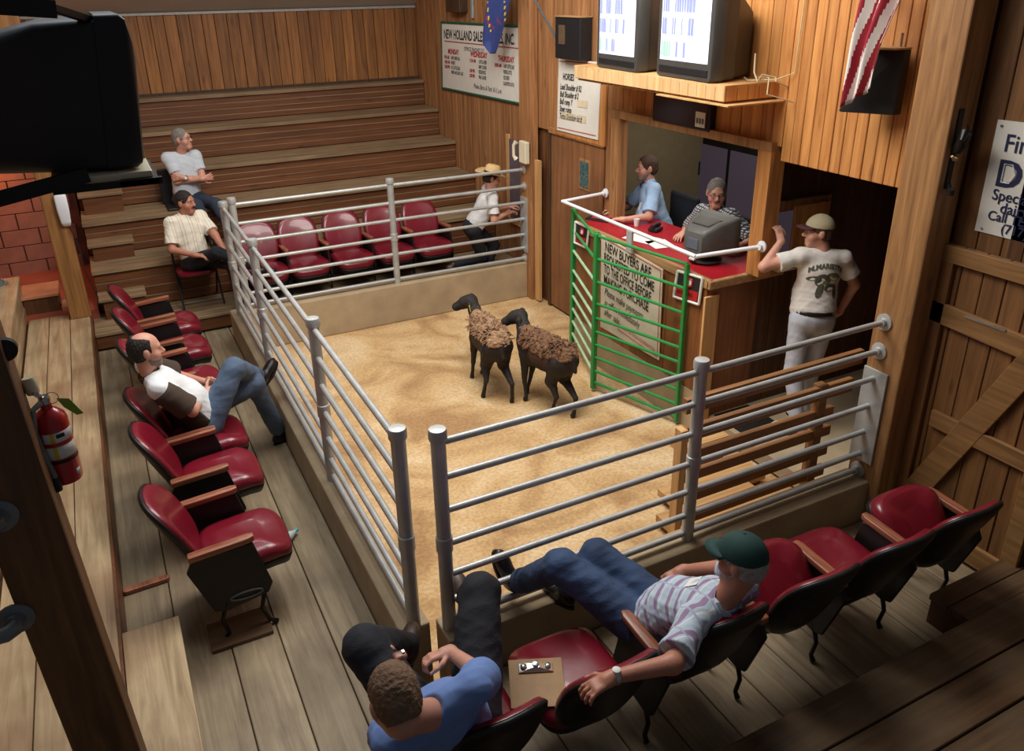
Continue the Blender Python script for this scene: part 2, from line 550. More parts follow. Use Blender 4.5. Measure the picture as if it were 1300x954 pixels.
# upper tier on the far left
ut = sbox('tier_left', (-3.6, -3.4, -.04), (-2.05, 6.3, .34), M['dark_side']); ut.name = 'floor'
tag(ut, 'upper plank tier at the far left with a pipe rail on its edge', 'floor')
boards(ut, (-3.1, -3.4, .36), X, Y, Z, 1.12, 9.7, .28, .04, M['platform_floor'], 'floor_plank')
for i in range(3):
    MB().box((-2.05, -3.4, -.02 + i * .12), (-2.0 - .01 * (i % 2), 6.3, .09 + i * .12)).build('riser_board', M['platform_floor'], ut)
# near tier, lower right of the photograph
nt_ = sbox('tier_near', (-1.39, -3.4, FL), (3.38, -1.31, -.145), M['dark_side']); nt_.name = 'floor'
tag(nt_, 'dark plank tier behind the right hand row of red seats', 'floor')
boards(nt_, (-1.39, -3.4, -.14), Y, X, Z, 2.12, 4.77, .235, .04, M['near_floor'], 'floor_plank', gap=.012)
st = empty('plank_step', (3.05, -1.17, FL), 'low plank step in the corner by the barn door', 'step')
MB().box((-.33, -.11, 0), (.33, .11, .16)).build('step_box', M['dark_side'], st)
MB().box((-.34, -.12, .16), (.34, .0, .2)).build('step_board', M['near_floor'], st, bevel=.004)
MB().box((-.34, .006, .16), (.34, .12, .2)).build('step_board', M['near_floor'], st, bevel=.004)

# step block in the gallery, bottom left
sb = empty('wooden_step', (-1.245, .2, FL), 'single low wooden step against the raised platform', 'step')
MB().box((-.14, -.5, 0), (.13, .5, .24)).build('step_box', M['dark_side'], sb)
MB().box((-.145, -.51, .24), (.14, .51, .275)).build('step_board', M['platform_floor'], sb, bevel=.006)

# rear seat platform
rp = sbox('rear_platform', (-1.38, 5.56, FL), (3.5, 6.15, -.14), M['dark_side']); rp.name = 'floor'
tag(rp, 'low plank platform carrying the rear row of red seats', 'floor')
boards(rp, (-1.39, 5.50, -.135), Y, X, Z, .65, 4.88, .16, .035, M['tread'], 'floor_plank')
MB().box((-1.39, 5.52, -.27), (3.5, 5.555, -.14)).build('riser_board', M['riser'], rp)

# bleachers: risers of slats, treads of planks
TIERS = [(6.15, .38), (6.75, .765), (7.37, 1.13), (7.95, 1.50), (8.46, 1.85)]
bl = struct('bleachers', 'brown plank bleachers climbing to the rear wall', 'bleachers'); bl['kind'] = 'structure'
bl.name = 'trim_4'
zp = -.10
for i, (y, z) in enumerate(TIERS):
    yn = TIERS[i + 1][0] if i < 4 else 8.68
    x0 = -1.3
    MB().box((x0 + .02, y + .03, zp - (.0 if i else .2)), (WX - .01, yn + .03, z - .06)).build('carcass', M['dark_side'], bl)
    ns = 4
    h = (z - .05 - zp) / ns
    for s in range(ns):
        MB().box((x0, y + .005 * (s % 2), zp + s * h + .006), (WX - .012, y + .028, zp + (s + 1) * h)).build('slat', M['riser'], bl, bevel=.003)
        if s: MB().box((x0, y - .003, zp + s * h - .005), (WX - .012, y + .02, zp + s * h + .006)).build('painted_lit_edge', M['tread'], bl)  # pale strip paints the light caught on the slat tops
    d = (yn - y + (.0 if i < 4 else 0))
    n = 3 if d > .4 else 1
    for s in range(n):
        w = (d + .03) / n
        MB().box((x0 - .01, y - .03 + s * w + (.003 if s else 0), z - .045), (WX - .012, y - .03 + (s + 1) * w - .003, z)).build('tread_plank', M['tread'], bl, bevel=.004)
    zp = z
# half-steps up the bleachers
for i, (y, z, lab) in enumerate(((7.08, 1.0, 'small box step on the bleachers, highest of the four in a line'), (6.47, .575, 'small box step on the bleachers, second from the top of the line'),
                            (5.87, .14, 'small box step resting on the lowest rear platform'))):
    s = empty('box_step', (-1.06, y, 0), lab, 'step', 'box steps up the bleachers')
    zb = (.765, .38, -.10)[i]
    MB().box((-.2, .02, zb), (.21, .27, z - .035)).build('step_box', M['riser'], s)
    MB().box((-.24, -.01, z - .035), (.23, .275, z)).build('step_board', M['tread'], s, bevel=.005)
s['label'] = 'small box step resting on the lowest rear platform'
for o in COL.objects:
    if o.name.startswith('box_step'): o['label'] = o['label'].replace(' of the four', '')

# rear wall
wb = sbox('wall_back', (-4.2, 8.72, -.5), (3.6, 8.85, 2.95), M['dark_side']); tag(wb, 'rear wall of vertical knotty pine boards', 'wall')
boards(wb, (-4.1, 8.70, 1.87), X, Z, -Y, 7.6, .98, .155, .02, M['back_boards'], jit=.006)
MB().box((-4.1, 8.655, 1.85), (3.5, 8.68, 1.885)).build('ledge_strip', M['timber_dark'], wb)
# side wall behind the bleachers
ws = sbox('wall_right', (WX + .02, 5.22, -.5), (WX + .12, 8.75, 3.9), M['dark_side']); tag(ws, 'side wall of tongue and groove boards beside the bleachers', 'wall')
boards(ws, (WX, 5.25, -.3), Y, Z, X, 3.45, 4.2, .145, .02, M['side_boards'], gap=.004, jit=.003)
# sloping grey ceiling
SL = .49
cl = MB()
def cz(y): return 2.85 + (8.72 - y) * SL
cl.add([(-4.2, 8.72, cz(8.72)), (3.52, 8.72, cz(8.72)), (3.52, 6.6, cz(6.6)), (-4.2, 6.6, cz(6.6)),
        (-4.2, 8.72, cz(8.72) + .1), (3.52, 8.72, cz(8.72) + .1), (3.52, 6.6, cz(6.6) + .1), (-4.2, 6.6, cz(6.6) + .1)],
       [(0, 3, 2, 1), (4, 5, 6, 7), (0, 1, 5, 4), (1, 2, 6, 5), (2, 3, 7, 6), (3, 0, 4, 7)])
c_ = cl.build('ceiling', M['grey_ceiling']); tag(c_, 'grey painted sloping ceiling over the rear wall', 'ceiling', kind='structure')
t_ = MB(); t_.beam((-4.2, 8.67, 2.845), (3.5, 8.67, 2.845), .02, .03)
for a in (t_,): o = a.build('trim_5', M['silver_trim']); tag(o, 'thin pale strip where the ceiling meets the rear wall', 'trim', kind='structure')

# brick wall at the far left behind the timber post
bw = sbox('wall_left', (-4.2, 7.78, -.05), (-1.34, 7.9, 1.9), M['mortar']); tag(bw, 'reddish block wall at the far left behind the timber post', 'wall')
bm_ = MB(); bm_.box((0, 0, 0), (.385, .03, .185)); bme = bm_.mesh('brick', .004, 1); bme.materials.append(M['brick'])
for r in range(10):
    for c in range(8):
        xx = -4.2 + c * .4 + (.2 if r % 2 else 0)
        if xx + .39 > -1.3: continue
        q = bpy.data.objects.new('brick', bme); COL.objects.link(q); q.parent = bw
        q.location = (xx, 7.755 + random.uniform(0, .004), -.04 + r * .194)
rf = sbox('floor_red', (-4.2, 6.0, -.12), (-1.32, 7.78, 0), M['red_floor']); rf.name = 'floor'; tag(rf, 'red painted floor of the passage beyond the platform', 'floor')
s = empty('orange_step', (-1.85, 6.17, 0), 'pale wooden box step glowing orange in the passage light', 'step')
MB().box((-.15, .0, 0), (.17, .42, .17)).build('step_box', M['dark_side'], s)
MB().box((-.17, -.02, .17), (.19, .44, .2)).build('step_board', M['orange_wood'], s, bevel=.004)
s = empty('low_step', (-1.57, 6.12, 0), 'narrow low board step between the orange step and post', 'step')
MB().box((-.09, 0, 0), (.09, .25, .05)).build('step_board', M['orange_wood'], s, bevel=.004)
lp = bpy.data.lights.new('passage_lamp_light', 'POINT'); lp.energy = 16; lp.color = (1, .36, .10); lp.shadow_soft_size = .12
lo = bpy.data.objects.new('passage_lamp_light', lp); COL.objects.link(lo); lo.location = (-2.35, 7.42, 1.45)

wl = sbox('wall_left', (-4.3, -3.5, -.5), (-4.2, 8.8, 4.2), M['dark_side']); tag(wl, 'boarded side wall at the far left of the hall', 'wall')
boards(wl, (-4.2, -3.4, 0), Y, Z, X, 12.1, 4.1, .24, .02, M['back_boards'], jit=.004)
# ------------------------------------------------------------------ timber posts
def timber(name, label, x0, x1, y0, y1, z0, z1, mat, lean=(0, 0), bev=.01):
    m = MB()
    m.add([(x0, y0, z0), (x1, y0, z0), (x1, y1, z0), (x0, y1, z0), (x0 + lean[0], y0 + lean[1], z1), (x1 + lean[0], y0 + lean[1], z1), (x1 + lean[0], y1 + lean[1], z1), (x0 + lean[0], y1 + lean[1], z1)],
          [(0, 3, 2, 1), (4, 5, 6, 7), (0, 1, 5, 4), (1, 2, 6, 5), (2, 3, 7, 6), (3, 0, 4, 7)])
    o = m.build(name, mat, bevel=bev)
    return tag(o, label, 'post')
timber('timber_post', 'big timber post at the right end of the front pipe fence', 3.18, 3.385, -.28, -.02, RF, 4.3, M['timber'])
timber('timber_post', 'timber post at the end of the rear pipe fence', 3.40, 3.50, 4.97, 5.25, RF, 4.2, M['side_boards'])
timber('timber_post', 'golden timber post with a white handset, beyond the red seats', -1.585, -1.39, 5.80, 5.98, 0, 3.3, M['timber_left'])
timber('timber_post', 'dark leaning timber post nearest the camera, carrying the fire extinguisher', -1.40, -1.225, -1.0, -.87, 0.0, 3.6, wood('timber_near', (78, 50, 28), (132, 90, 50), 'z', rand=.05, knots=.4), lean=(-.125, 0))
b_ = empty('upright_board', (3.43, 4.84, RF), 'pale upright board beside the rear ring corner post', 'board')
MB().box((0, 0, .02), (.04, .10, 1.72)).build('board', M['fresh_board_z'], b_, bevel=.003)

# ------------------------------------------------------------------ wall over and around the booth
wr = struct('wall_front', 'boarded wall around the auction booth and above the recess', 'wall')
def wbox(a, b, mat, name='backing'): return MB().box(a, b).build(name, mat, wr)
wbox((3.53, 1.25, 1.95), (3.63, 5.3, 4.2), M['dark_side'])
wbox((3.53, -.05, 1.90), (3.60, 1.25, 4.2), M['dark_side'])
boards(wr, (3.51, -.02, 1.87), Y, Z, X, 1.28, 2.4, .092, .03, M['panel_boards'], gap=.005, jit=.006)
boards(wr, (3.51, 1.26, 1.97), Y, Z, X, 2.18, 2.3, .115, .03, M['panel_boards'], gap=.005, jit=.006)
boards(wr, (3.51, 3.44, -.45), Y, Z, X, .16, 4.7, .16, .03, M['side_boards'], gap=.004, jit=.002)
boards(wr, (3.51, 3.60, 1.62), Y, Z, X, 1.40, 2.65, .2, .03, M['side_boards'], gap=.004, jit=.003)
wbox((3.545, 3.44, -.45), (3.62, 5.3, 1.95), M['dark_side'])
# plywood door in the wall
d1 = struct('door_1', 'brown plywood door with a small pane left of the booth', 'door')
MB().box((3.505, 3.62, RF + .03), (3.525, 4.68, 1.60)).build('door_leaf', M['ply_z'], d1, bevel=.003)
MB().box((3.485, 3.61, 1.60), (3.54, 4.72, 1.66)).build('door_head', M['timber'], d1, bevel=.004)
MB().box((3.495, 4.68, RF), (3.54, 4.74, 1.60)).build('door_jamb', M['timber_dark'], d1)
p0 = at(742, 222, 'x', 3.5)
MB().box((3.497, p0.y - .11, p0.z - .16), (3.508, p0.y + .11, p0.z + .16)).build('pane_frame', M['timber'], d1)
MB().box((3.493, p0.y - .085, p0.z - .135), (3.499, p0.y + .085, p0.z + .135)).build('pane', plain('door_pane', (70, 96, 96), .15, noise=.5, nscale=30), d1)
# jambs of the booth opening
wbox((3.46, 3.30, .94), (3.56, 3.44, 1.929), M['timber'], 'jamb')
wbox((3.455, 1.30, .95), (3.60, 1.44, 1.929), M['panel_boards'], 'jamb')
wbox((3.45, 1.30, 1.93), (3.60, 3.44, 2.0), M['timber'], 'lintel')

# booth interior
bi = struct('wall_booth', 'shadowed beige interior of the auction booth', 'wall')
def ib(a, b, mat, name): return MB().box(a, b).build(name, mat, bi)
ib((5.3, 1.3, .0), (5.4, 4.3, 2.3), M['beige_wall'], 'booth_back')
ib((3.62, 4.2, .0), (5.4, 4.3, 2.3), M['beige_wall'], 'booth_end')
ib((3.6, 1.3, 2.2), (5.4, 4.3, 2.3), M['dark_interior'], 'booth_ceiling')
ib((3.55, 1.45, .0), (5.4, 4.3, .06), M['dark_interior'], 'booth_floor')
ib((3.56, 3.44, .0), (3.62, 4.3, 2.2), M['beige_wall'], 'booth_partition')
w1 = struct('window_1', 'sliding window with mauve panes behind the seated clerk', 'window')
c0 = at(922, 225, 'x', 5.25)
MB().box((5.24, c0.y - .62, c0.z - .75), (5.29, c0.y + .55, c0.z + .38)).build('window_frame', M['black_metal'], w1)
for a, b in ((-.55, -.06), (.0, .47)):
    MB().box((5.225, c0.y + a, c0.z - .68), (5.238, c0.y + b, c0.z + .31)).build('pane', M['dusk_pane'], w1)
q0 = at(883, 213, 'x', 5.2)
o = empty('wall_outlet', q0, 'black switch box on the booth rear wall', 'switch')
MB().box((0, -.05, -.08), (.06, .05, .08)).build('switch_plate', M['black_plastic'], o, bevel=.006)

# side wall of the booth facing the recess (y = 1.45)
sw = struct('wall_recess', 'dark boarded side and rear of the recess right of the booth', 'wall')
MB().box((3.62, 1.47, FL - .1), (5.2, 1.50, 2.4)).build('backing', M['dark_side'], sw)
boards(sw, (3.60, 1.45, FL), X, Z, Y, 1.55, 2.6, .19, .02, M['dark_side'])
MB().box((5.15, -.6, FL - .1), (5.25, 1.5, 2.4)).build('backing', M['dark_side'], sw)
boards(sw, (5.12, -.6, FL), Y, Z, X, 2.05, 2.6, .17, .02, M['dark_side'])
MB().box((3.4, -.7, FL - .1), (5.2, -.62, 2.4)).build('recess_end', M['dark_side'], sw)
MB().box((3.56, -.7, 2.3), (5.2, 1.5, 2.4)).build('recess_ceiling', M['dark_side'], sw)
f3 = sbox('floor_recess', (3.2, -.65, FL - .12), (5.2, 1.47, FL), M['galvanised_dull']); f3.name = 'floor'
f3.data.materials[0] = M['concrete']; tag(f3, 'grey floor of the recess where the capped man stands', 'floor')
bl_ = bpy.data.lights.new('booth_fill_light', 'AREA'); bl_.energy = 9; bl_.size = .8; bl_.color = (1, .93, .82)  # unseen fill light added to brighten the booth interior
bo_ = bpy.data.objects.new('booth_fill_light', bl_); COL.objects.link(bo_); bo_.location = (4.3, 3.0, 2.17)
# serving hatch in that wall
w2 = struct('window_2', 'small wooden framed serving hatch the capped man reaches into', 'window')
ha, hb = at(980, 262, 'y', 1.44), at(1035, 330, 'y', 1.44)
MB().box((ha.x - .05, 1.405, hb.z - .03), (hb.x + .05, 1.45, ha.z + .03)).build('window_frame', M['timber'], w2, bevel=.004)
MB().box((ha.x + .02, 1.398, hb.z + .06), (ha.x + .20, 1.41, ha.z - .05)).build('pane', M['dusk_pane'], w2)
MB().box((ha.x + .21, 1.385, hb.z + .02), (hb.x + .02, 1.41, ha.z - .02)).build('shutter', M['panel_boards'], w2)
MB().box((ha.x + .06, 1.34, hb.z), (ha.x + .28, 1.40, hb.z + .03)).build('sill', M['cream_plastic'], w2)
# barred window at the recess rear
w3 = struct('window_3', 'barred dusky window at the rear of the recess', 'window')
for k, (zz) in enumerate((.62, .92, 1.22)):
    MB().box((5.095, .45, zz), (5.11, .78, zz + .25)).build('pane', M['dusk_pane'], w3)
    MB().box((5.095, .84, zz), (5.11, 1.14, zz + .25)).build('pane', M['dusk_pane'], w3)
for zz in (.58, .88, 1.18, 1.48): MB().box((5.07, .40, zz), (5.10, 1.2, zz + .035)).build('bar', M['black_metal'], w3)
MB().box((5.06, .79, .55), (5.10, .83, 1.6)).build('mullion', M['timber'], w3)

# ------------------------------------------------------------------ booth counter
bo = empty('auction_counter', (3.1, 2.5, RF), 'brown plywood auction counter with a red top and rounded edge', 'counter')
def bb(a, b, mat, name, **k): return MB().box(a, b).build(name, mat, bo, world=True, **k)
bb((3.10, 1.45, RF + .0), (3.14, 3.45, .88), M['dark_side'], 'carcass')
for i in range(4):
    bb((3.085, 1.45 + i * .5 + .003, RF + .38), (3.10, 1.45 + (i + 1) * .5 - .003, .87), M['booth_ply'], 'front_panel', bevel=.002)
bb((3.085, 1.45, RF), (3.105, 3.45, RF + .375), M['concrete'], 'kick_board')
bb((3.10, 1.445, RF), (3.62, 1.465, .87), M['booth_ply'], 'side_panel')
bb((3.10, 3.43, RF), (3.50, 3.45, .87), M['booth_ply'], 'side_panel')
bb((3.07, 1.42, .87), (3.115, 3.47, .955), M['ledge'], 'edge_strip', bevel=.012)
bb((3.07, 1.41, .87), (3.85, 1.455, .945), M['ledge'], 'edge_strip', bevel=.012)
bb((3.115, 1.455, .90), (3.85, 3.44, .935), M['red_counter'], 'counter_top')
o = empty('corner_board', at(905, 378, 'y', 1.44), 'pale upright board on the near corner of the auction counter', 'board')
c0 = o.location
MB().box((-.09, -.02, -1.15 - .0), (.05, .004, .02)).build('board', M['fresh_board_z'], o, bevel=.003)

# white rail around the counter
r_ = empty('counter_rail', (3.0, 2.5, 1.13), 'white pipe rail running around the auction counter top', 'rail')
MB().tube([(3.49, 3.54, 1.165), (3.02, 3.60, 1.125)], .017, 10).build('rail', M['white_plastic'], r_, smooth=True, world=True)
MB().tube([(3.02, 3.61, 1.125), (3.0, 1.52, 1.135)], .017, 10).build('rail', M['white_plastic'], r_, smooth=True, world=True)
e_ = at(968, 313, 'x', 3.46)
MB().tube([(3.0, 1.52, 1.135), e_], .017, 10).build('rail', M['white_plastic'], r_, smooth=True, world=True)
for p, d in (((3.49, 3.54, 1.165), (-1, 0, 0)), (e_, (-1, 0, 0))):
    MB().lathe(Vector(p), d, [(.045, 0), (.045, .012), (.025, .016), (.025, .04)]).build('flange', M['white_plastic'], r_, smooth=True, world=True)
MB().box((2.99, 2.37, .93), (3.01, 2.45, 1.12)).build('bracket', M['galvanised'], r_, world=True)

# the signs on the counter front
def sign(name, label, cat, c, mat, border=None, t=.008):
    """c: corner points lt, rt, rb, lb in space"""
    c = [Vector(p) for p in c]
    n = (c[1] - c[0]).cross(c[3] - c[0]).normalized()
    cen = sum(c, Vector()) / 4
    e = empty(name, cen, label, cat)
    m = MB()
    m.add(c + [p + n * t for p in c], [(0, 1, 2, 3), (7, 6, 5, 4), (0, 4, 5, 1), (1, 5, 6, 2), (2, 6, 7, 3), (3, 7, 4, 0)])
    m.build('panel', mat, e, world=True)
    if border:
        f = MB()
        for i in range(4): f.tube([c[i] - n * .002, c[(i + 1) % 4] - n * .002], border[1], 6)
        f.build('border', border[0], e, world=True)
    return e, c, (c[1] - c[0]).normalized(), (c[0] - c[3]).normalized(), -n
e, c, u, v_, n = sign('notice_board', 'large hand-lettered notice to new buyers hung on the counter front', 'sign',
    [(3.045, 2.93, .95), (3.045, 1.98, .885), (3.07, 1.99, .03), (3.07, 2.94, .005)], M['aged_sign'])
o0 = c[0] + n * .004
def ln(s, du, dv, size, mat, xs=1.0, **k): text('lettering', s, o0 + u * du + v_ * dv, u, v_, size, mat, e, xs, **k)
ln('NEW BUYERS ARE', .07, -.13, .125, M['ink'], .72, bold=.002)
ln('REQUESTED TO COME', .055, -.24, .125, M['ink'], .62, bold=.002)
ln('TO THE OFFICE BEFORE', .055, -.35, .125, M['ink'], .56, bold=.002)
ln('MAKING PURCHASE', .055, -.46, .125, M['ink'], .64, bold=.002)
ln('Please make payments', .07, -.57, .105, M['ink'], .66, shear=.3)
ln('in office immediately', .07, -.68, .105, M['ink'], .66, shear=.3)
ln('after sale.', .07, -.78, .10, M['ink'], .7, shear=.3)
for a, b in (((.02, -.015), (.93, -.015)), ((.93, -.015), (.93, -.83)), ((.93, -.83), (.3, -.83))):
    MB().tube([o0 + u * a[0] + v_ * a[1], o0 + u * b[0] + v_ * b[1]], .0025, 5).build('red_rule', M['red_ink'], e, world=True)
ln('THANK YOU FOR YOUR COOPERATION', .25, -.80, .05, M['red_ink'], .7)
def nosmoke(lt, rt, rb, lb, label):
    e, c, u, v_, n = sign('no_smoking_sign', label, 'sign', [lt, rt, rb, lb], M['ink'])
    w, h = (c[1] - c[0]).length, (c[0] - c[3]).length
    o = c[0] + n * .003
    f = MB()
    for i in range(4): f.tube([c[i], c[(i + 1) % 4]], .012, 6)
    f.build('border', M['paper'], e, world=True)
    def rect(x0, y0, x1, y1, mat, nm):
        MB().add([o + u * x0 + v_ * y0, o + u * x1 + v_ * y0, o + u * x1 + v_ * y1, o + u * x0 + v_ * y1], [(0, 1, 2, 3)]).build(nm, mat, e, world=True)
    rect(.02, -h * .55, w - .02, -h + .02, M['red_extinguisher'], 'red_field')
    ring = MB(); cc = o + u * w * .55 - v_ * h * .29 + n * .002
    ring.tube([cc + (u * math.cos(a) + v_ * math.sin(a)) * h * .15 for a in [k * math.pi / 8 for k in range(17)]], .008, 6)
    ring.build('red_ring', M['red_extinguisher'], e, world=True)
    MB().lathe(cc - n * .001, n, [(h * .14, 0), (h * .14, .001)]).build('disc', M['paper'], e, world=True)
    text('lettering', 'NO SMOKING', o + u * .03 - v_ * (h * .80) + n * .002, u, v_, h * .18, M['ink'], e, .75, bold=.001)
nosmoke((3.06, 1.80, .925), (3.06, 1.49, .955), (3.06, 1.51, .725), (3.06, 1.83, .69), 'black and red no smoking sign at the right end of the counter front')
nosmoke((3.06, 3.42, .955), (3.06, 3.17, .95), (3.06, 3.205, .745), (3.06, 3.43, .74), 'black and red no smoking sign at the left end of the counter front')

# green gate in two leaves
def gate_leaf(label, A, B, zt, zr, ft=.022, worn=False):
    g = empty('green_gate', (A[0], A[1], RF), label, 'gate')
    A, B = Vector(A), Vector(B)
    MB().beam(A + Z * (RF + .03 - A.z), A + Z * (zt[0] - A.z), .045, .045).build('post', M['green_paint'], g, bevel=.006, world=True)
    MB().beam(B + Z * (RF + .03 - B.z), B + Z * (zt[1] - B.z), .035, .035).build('post', M['green_paint'], g, bevel=.006, world=True)
    for (a, b) in zr:
        MB().tube([(A.x, A.y, a), (B.x, B.y, b)], ft / 2 + .003, 8).build('bar', M['green_worn' if worn and (a < .8) else 'green_paint'], g, smooth=True, world=True)
    return g
zsB = [1.08, .87, .655, .445, .305, .17, .04, -.09, -.23, -.35]
gate_leaf('green barred gate leaf standing in front of the buyers notice', (2.75, 2.55, 0), (3.04, 1.66, 0), (1.10, 1.03), [(z, z - .055 if z > .6 else z - .02) for z in zsB])
gate_leaf('green barred gate leaf slanting back to the plywood door side', (3.10, 3.52, 0), (2.78, 2.60, 0), (1.06, 1.10), [(z, z) for z in (1.04, .84, .63, .42, .28, .14, .0, -.14, -.28)], worn=True)

# ------------------------------------------------------------------ pipe fences
PR, RR = .037, .019
ZR = [1.128, .93, .737, .537, .344, .177, .048]
def fence_post(par, x, y, zt=1.2, mat='galvanised', fl=True):
    p = MB(); p.tube([(x, y, -.01), (x, y, zt - .04)], PR, 16)
    o = p.build('post', M[mat], par, smooth=True, world=True)
    MB().lathe((x, y, zt - .055), Z, [(PR + .006, 0), (PR + .009, .01), (PR + .009, .045), (PR + .004, .058), (.01, .062)], 18).build('post_cap', M[mat], par, smooth=True, world=True)
    MB().lathe((x, y, .50), Z, [(PR, 0), (PR + .006, .004), (PR + .006, .085), (PR, .09)], 16).build('coupling', M[mat], par, smooth=True, world=True)
def rails(par, a, b, zs=ZR, mat='galvanised', zoff=(0, 0), flanges=False):
    for z in zs:
        MB().tube([(a[0], a[1], z + zoff[0]), (b[0], b[1], z + zoff[1])], RR, 10).build('rail', M[mat], par, smooth=True, world=True)
f1 = empty('pipe_fence', (0, 2.5, 0), 'long galvanised pipe fence on the left kerb beside the bald man', 'fence')
ys = [0, 1.575, 3.576, 5.06]
fence_post(f1, 0, 0); fence_post(f1, 0, 1.575); fence_post(f1, 0, 3.576); fence_post(f1, 0, 5.06)
for a, b in ((0, 1.575), (1.575, 3.576), (3.576, 5.06)): rails(f1, (0, a), (0, b))
f2 = empty('pipe_fence', (1.8, 5.18, 0), 'galvanised pipe fence on the rear kerb in front of the rear red seats', 'fence')
fence_post(f2, .10, 5.18); fence_post(f2, 1.767, 5.18)
rails(f2, (.10, 5.18), (1.767, 5.18)); rails(f2, (1.767, 5.18), (3.40, 5.14))
for z in (1.128, .93, .048): MB().lathe((3.40, 5.14, z), -X, [(.05, 0), (.05, .01), (.028, .014), (.028, .04)]).build('flange', M['galvanised'], f2, smooth=True, world=True)
MB().box((3.385, 5.06, .13), (3.40, 5.22, .80)).build('end_plate', M['galvanised'], f2, world=True)
f3_ = empty('pipe_fence', (1.7, -.1, 0), 'galvanised pipe fence on the front kerb under the plaid shirted man’s boots'.replace('’', "'"), 'fence')
fence_post(f3_, .163, -.10); fence_post(f3_, 1.73, -.10)
rails(f3_, (.163, -.1), (1.73, -.1)); rails(f3_, (1.73, -.1), (3.18, -.10))
for z in (1.128, .93, .048): MB().lathe((3.18, -.10, z), -X, [(.055, 0), (.055, .01), (.028, .014), (.028, .04)]).build('flange', M['galvanised'], f3_, smooth=True, world=True)
MB().box((3.165, -.20, .13), (3.18, -.02, .80)).build('end_plate', M['galvanised'], f3_, world=True, bevel=.003)

# low wooden gate lying behind the front fence
wg = empty('wooden_gate', (2.5, .15, RF), 'slatted wooden gate closing the recess just behind the front pipe fence', 'gate')
MB().box((1.80, .10, RF), (1.85, .17, .62)).build('gate_post', M['fresh_board_z'], wg, bevel=.004, world=True)
MB().box((2.98, .13, RF), (3.05, .20, .62)).build('gate_post', M['gate_board'], wg, bevel=.004, world=True)
for i, (zt, h, xa, xb) in enumerate(((.80, .10, 1.86, 3.36), (.60, .10, 1.86, 3.3), (.42, .07, 1.86, 3.15), (.27, .07, 1.86, 3.15), (.11, .07, 1.86, 3.15), (-.05, .08, 1.86, 3.15))):
    MB().box((xa, .145, zt - h), (xb, .185, zt)).build('slat', M['gate_board'], wg, bevel=.003, world=True)
ws_ = empty('loading_step', (2.6, .75, RF), 'stack of fresh plank steps at the recess entrance behind the slatted gate', 'step')
for i, (x0, x1, y0, y1, z) in enumerate(((2.0, 2.85, .30, .55, RF + .12), (2.2, 3.05, .58, .80, RF + .12), (2.55, 3.0, .95, 1.12, -.18))):
    MB().box((x0, y0, z - .06), (x1, y1, z)).build('step_board', M['fresh_board_x'], ws_, bevel=.004, world=True)
    MB().box((x0 + .03, y0 + .02, RF), (x1 - .03, y1 - .02, z - .06)).build('step_box', M['dark_side'], ws_, world=True)
MB().box((3.25, 1.05, FL + .001), (3.62, 1.42, FL + .012)).build('shadow_sheet', M['shadow_black']); tag(bpy.data.objects['shadow_sheet'], 'flat black sheet painting the shadow on the floor below the booth side wall', 'mat')  # black sheet stands in for the shadow under the wall

# ------------------------------------------------------------------ shelf and televisions
sh = empty('television_shelf', (3.2, 2.3, 2.32), 'boxed pine shelf above the booth carrying two televisions', 'shelf')
MB().box((3.0, 1.35, 2.41), (3.53, 3.38, 2.43)).build('shelf_top', M['fresh_board_x'], sh, world=True)
MB().box((3.03, 1.38, 2.30), (3.53, 3.36, 2.312)).build('shelf_bottom', M['fresh_board_x'], sh, world=True)
for q in boards(sh, (3.0 - 3.2, 1.35 - 2.3, 0), Y, Z, X, 2.03, .11, .10, .018, M['shelf_boards'], gap=.003, jit=.001): pass
for q in boards(sh, (3.02 - 3.2, 1.35 - 2.3, 0), X, Z, Y, .50, .11, .10, .018, M['panel_boards'], gap=.003, jit=.001): pass
lp_ = MB().box((2.97, 1.27, 2.295), (3.53, 2.10, 2.305)).build('lip', M['fresh_board_x'], sh, world=True)

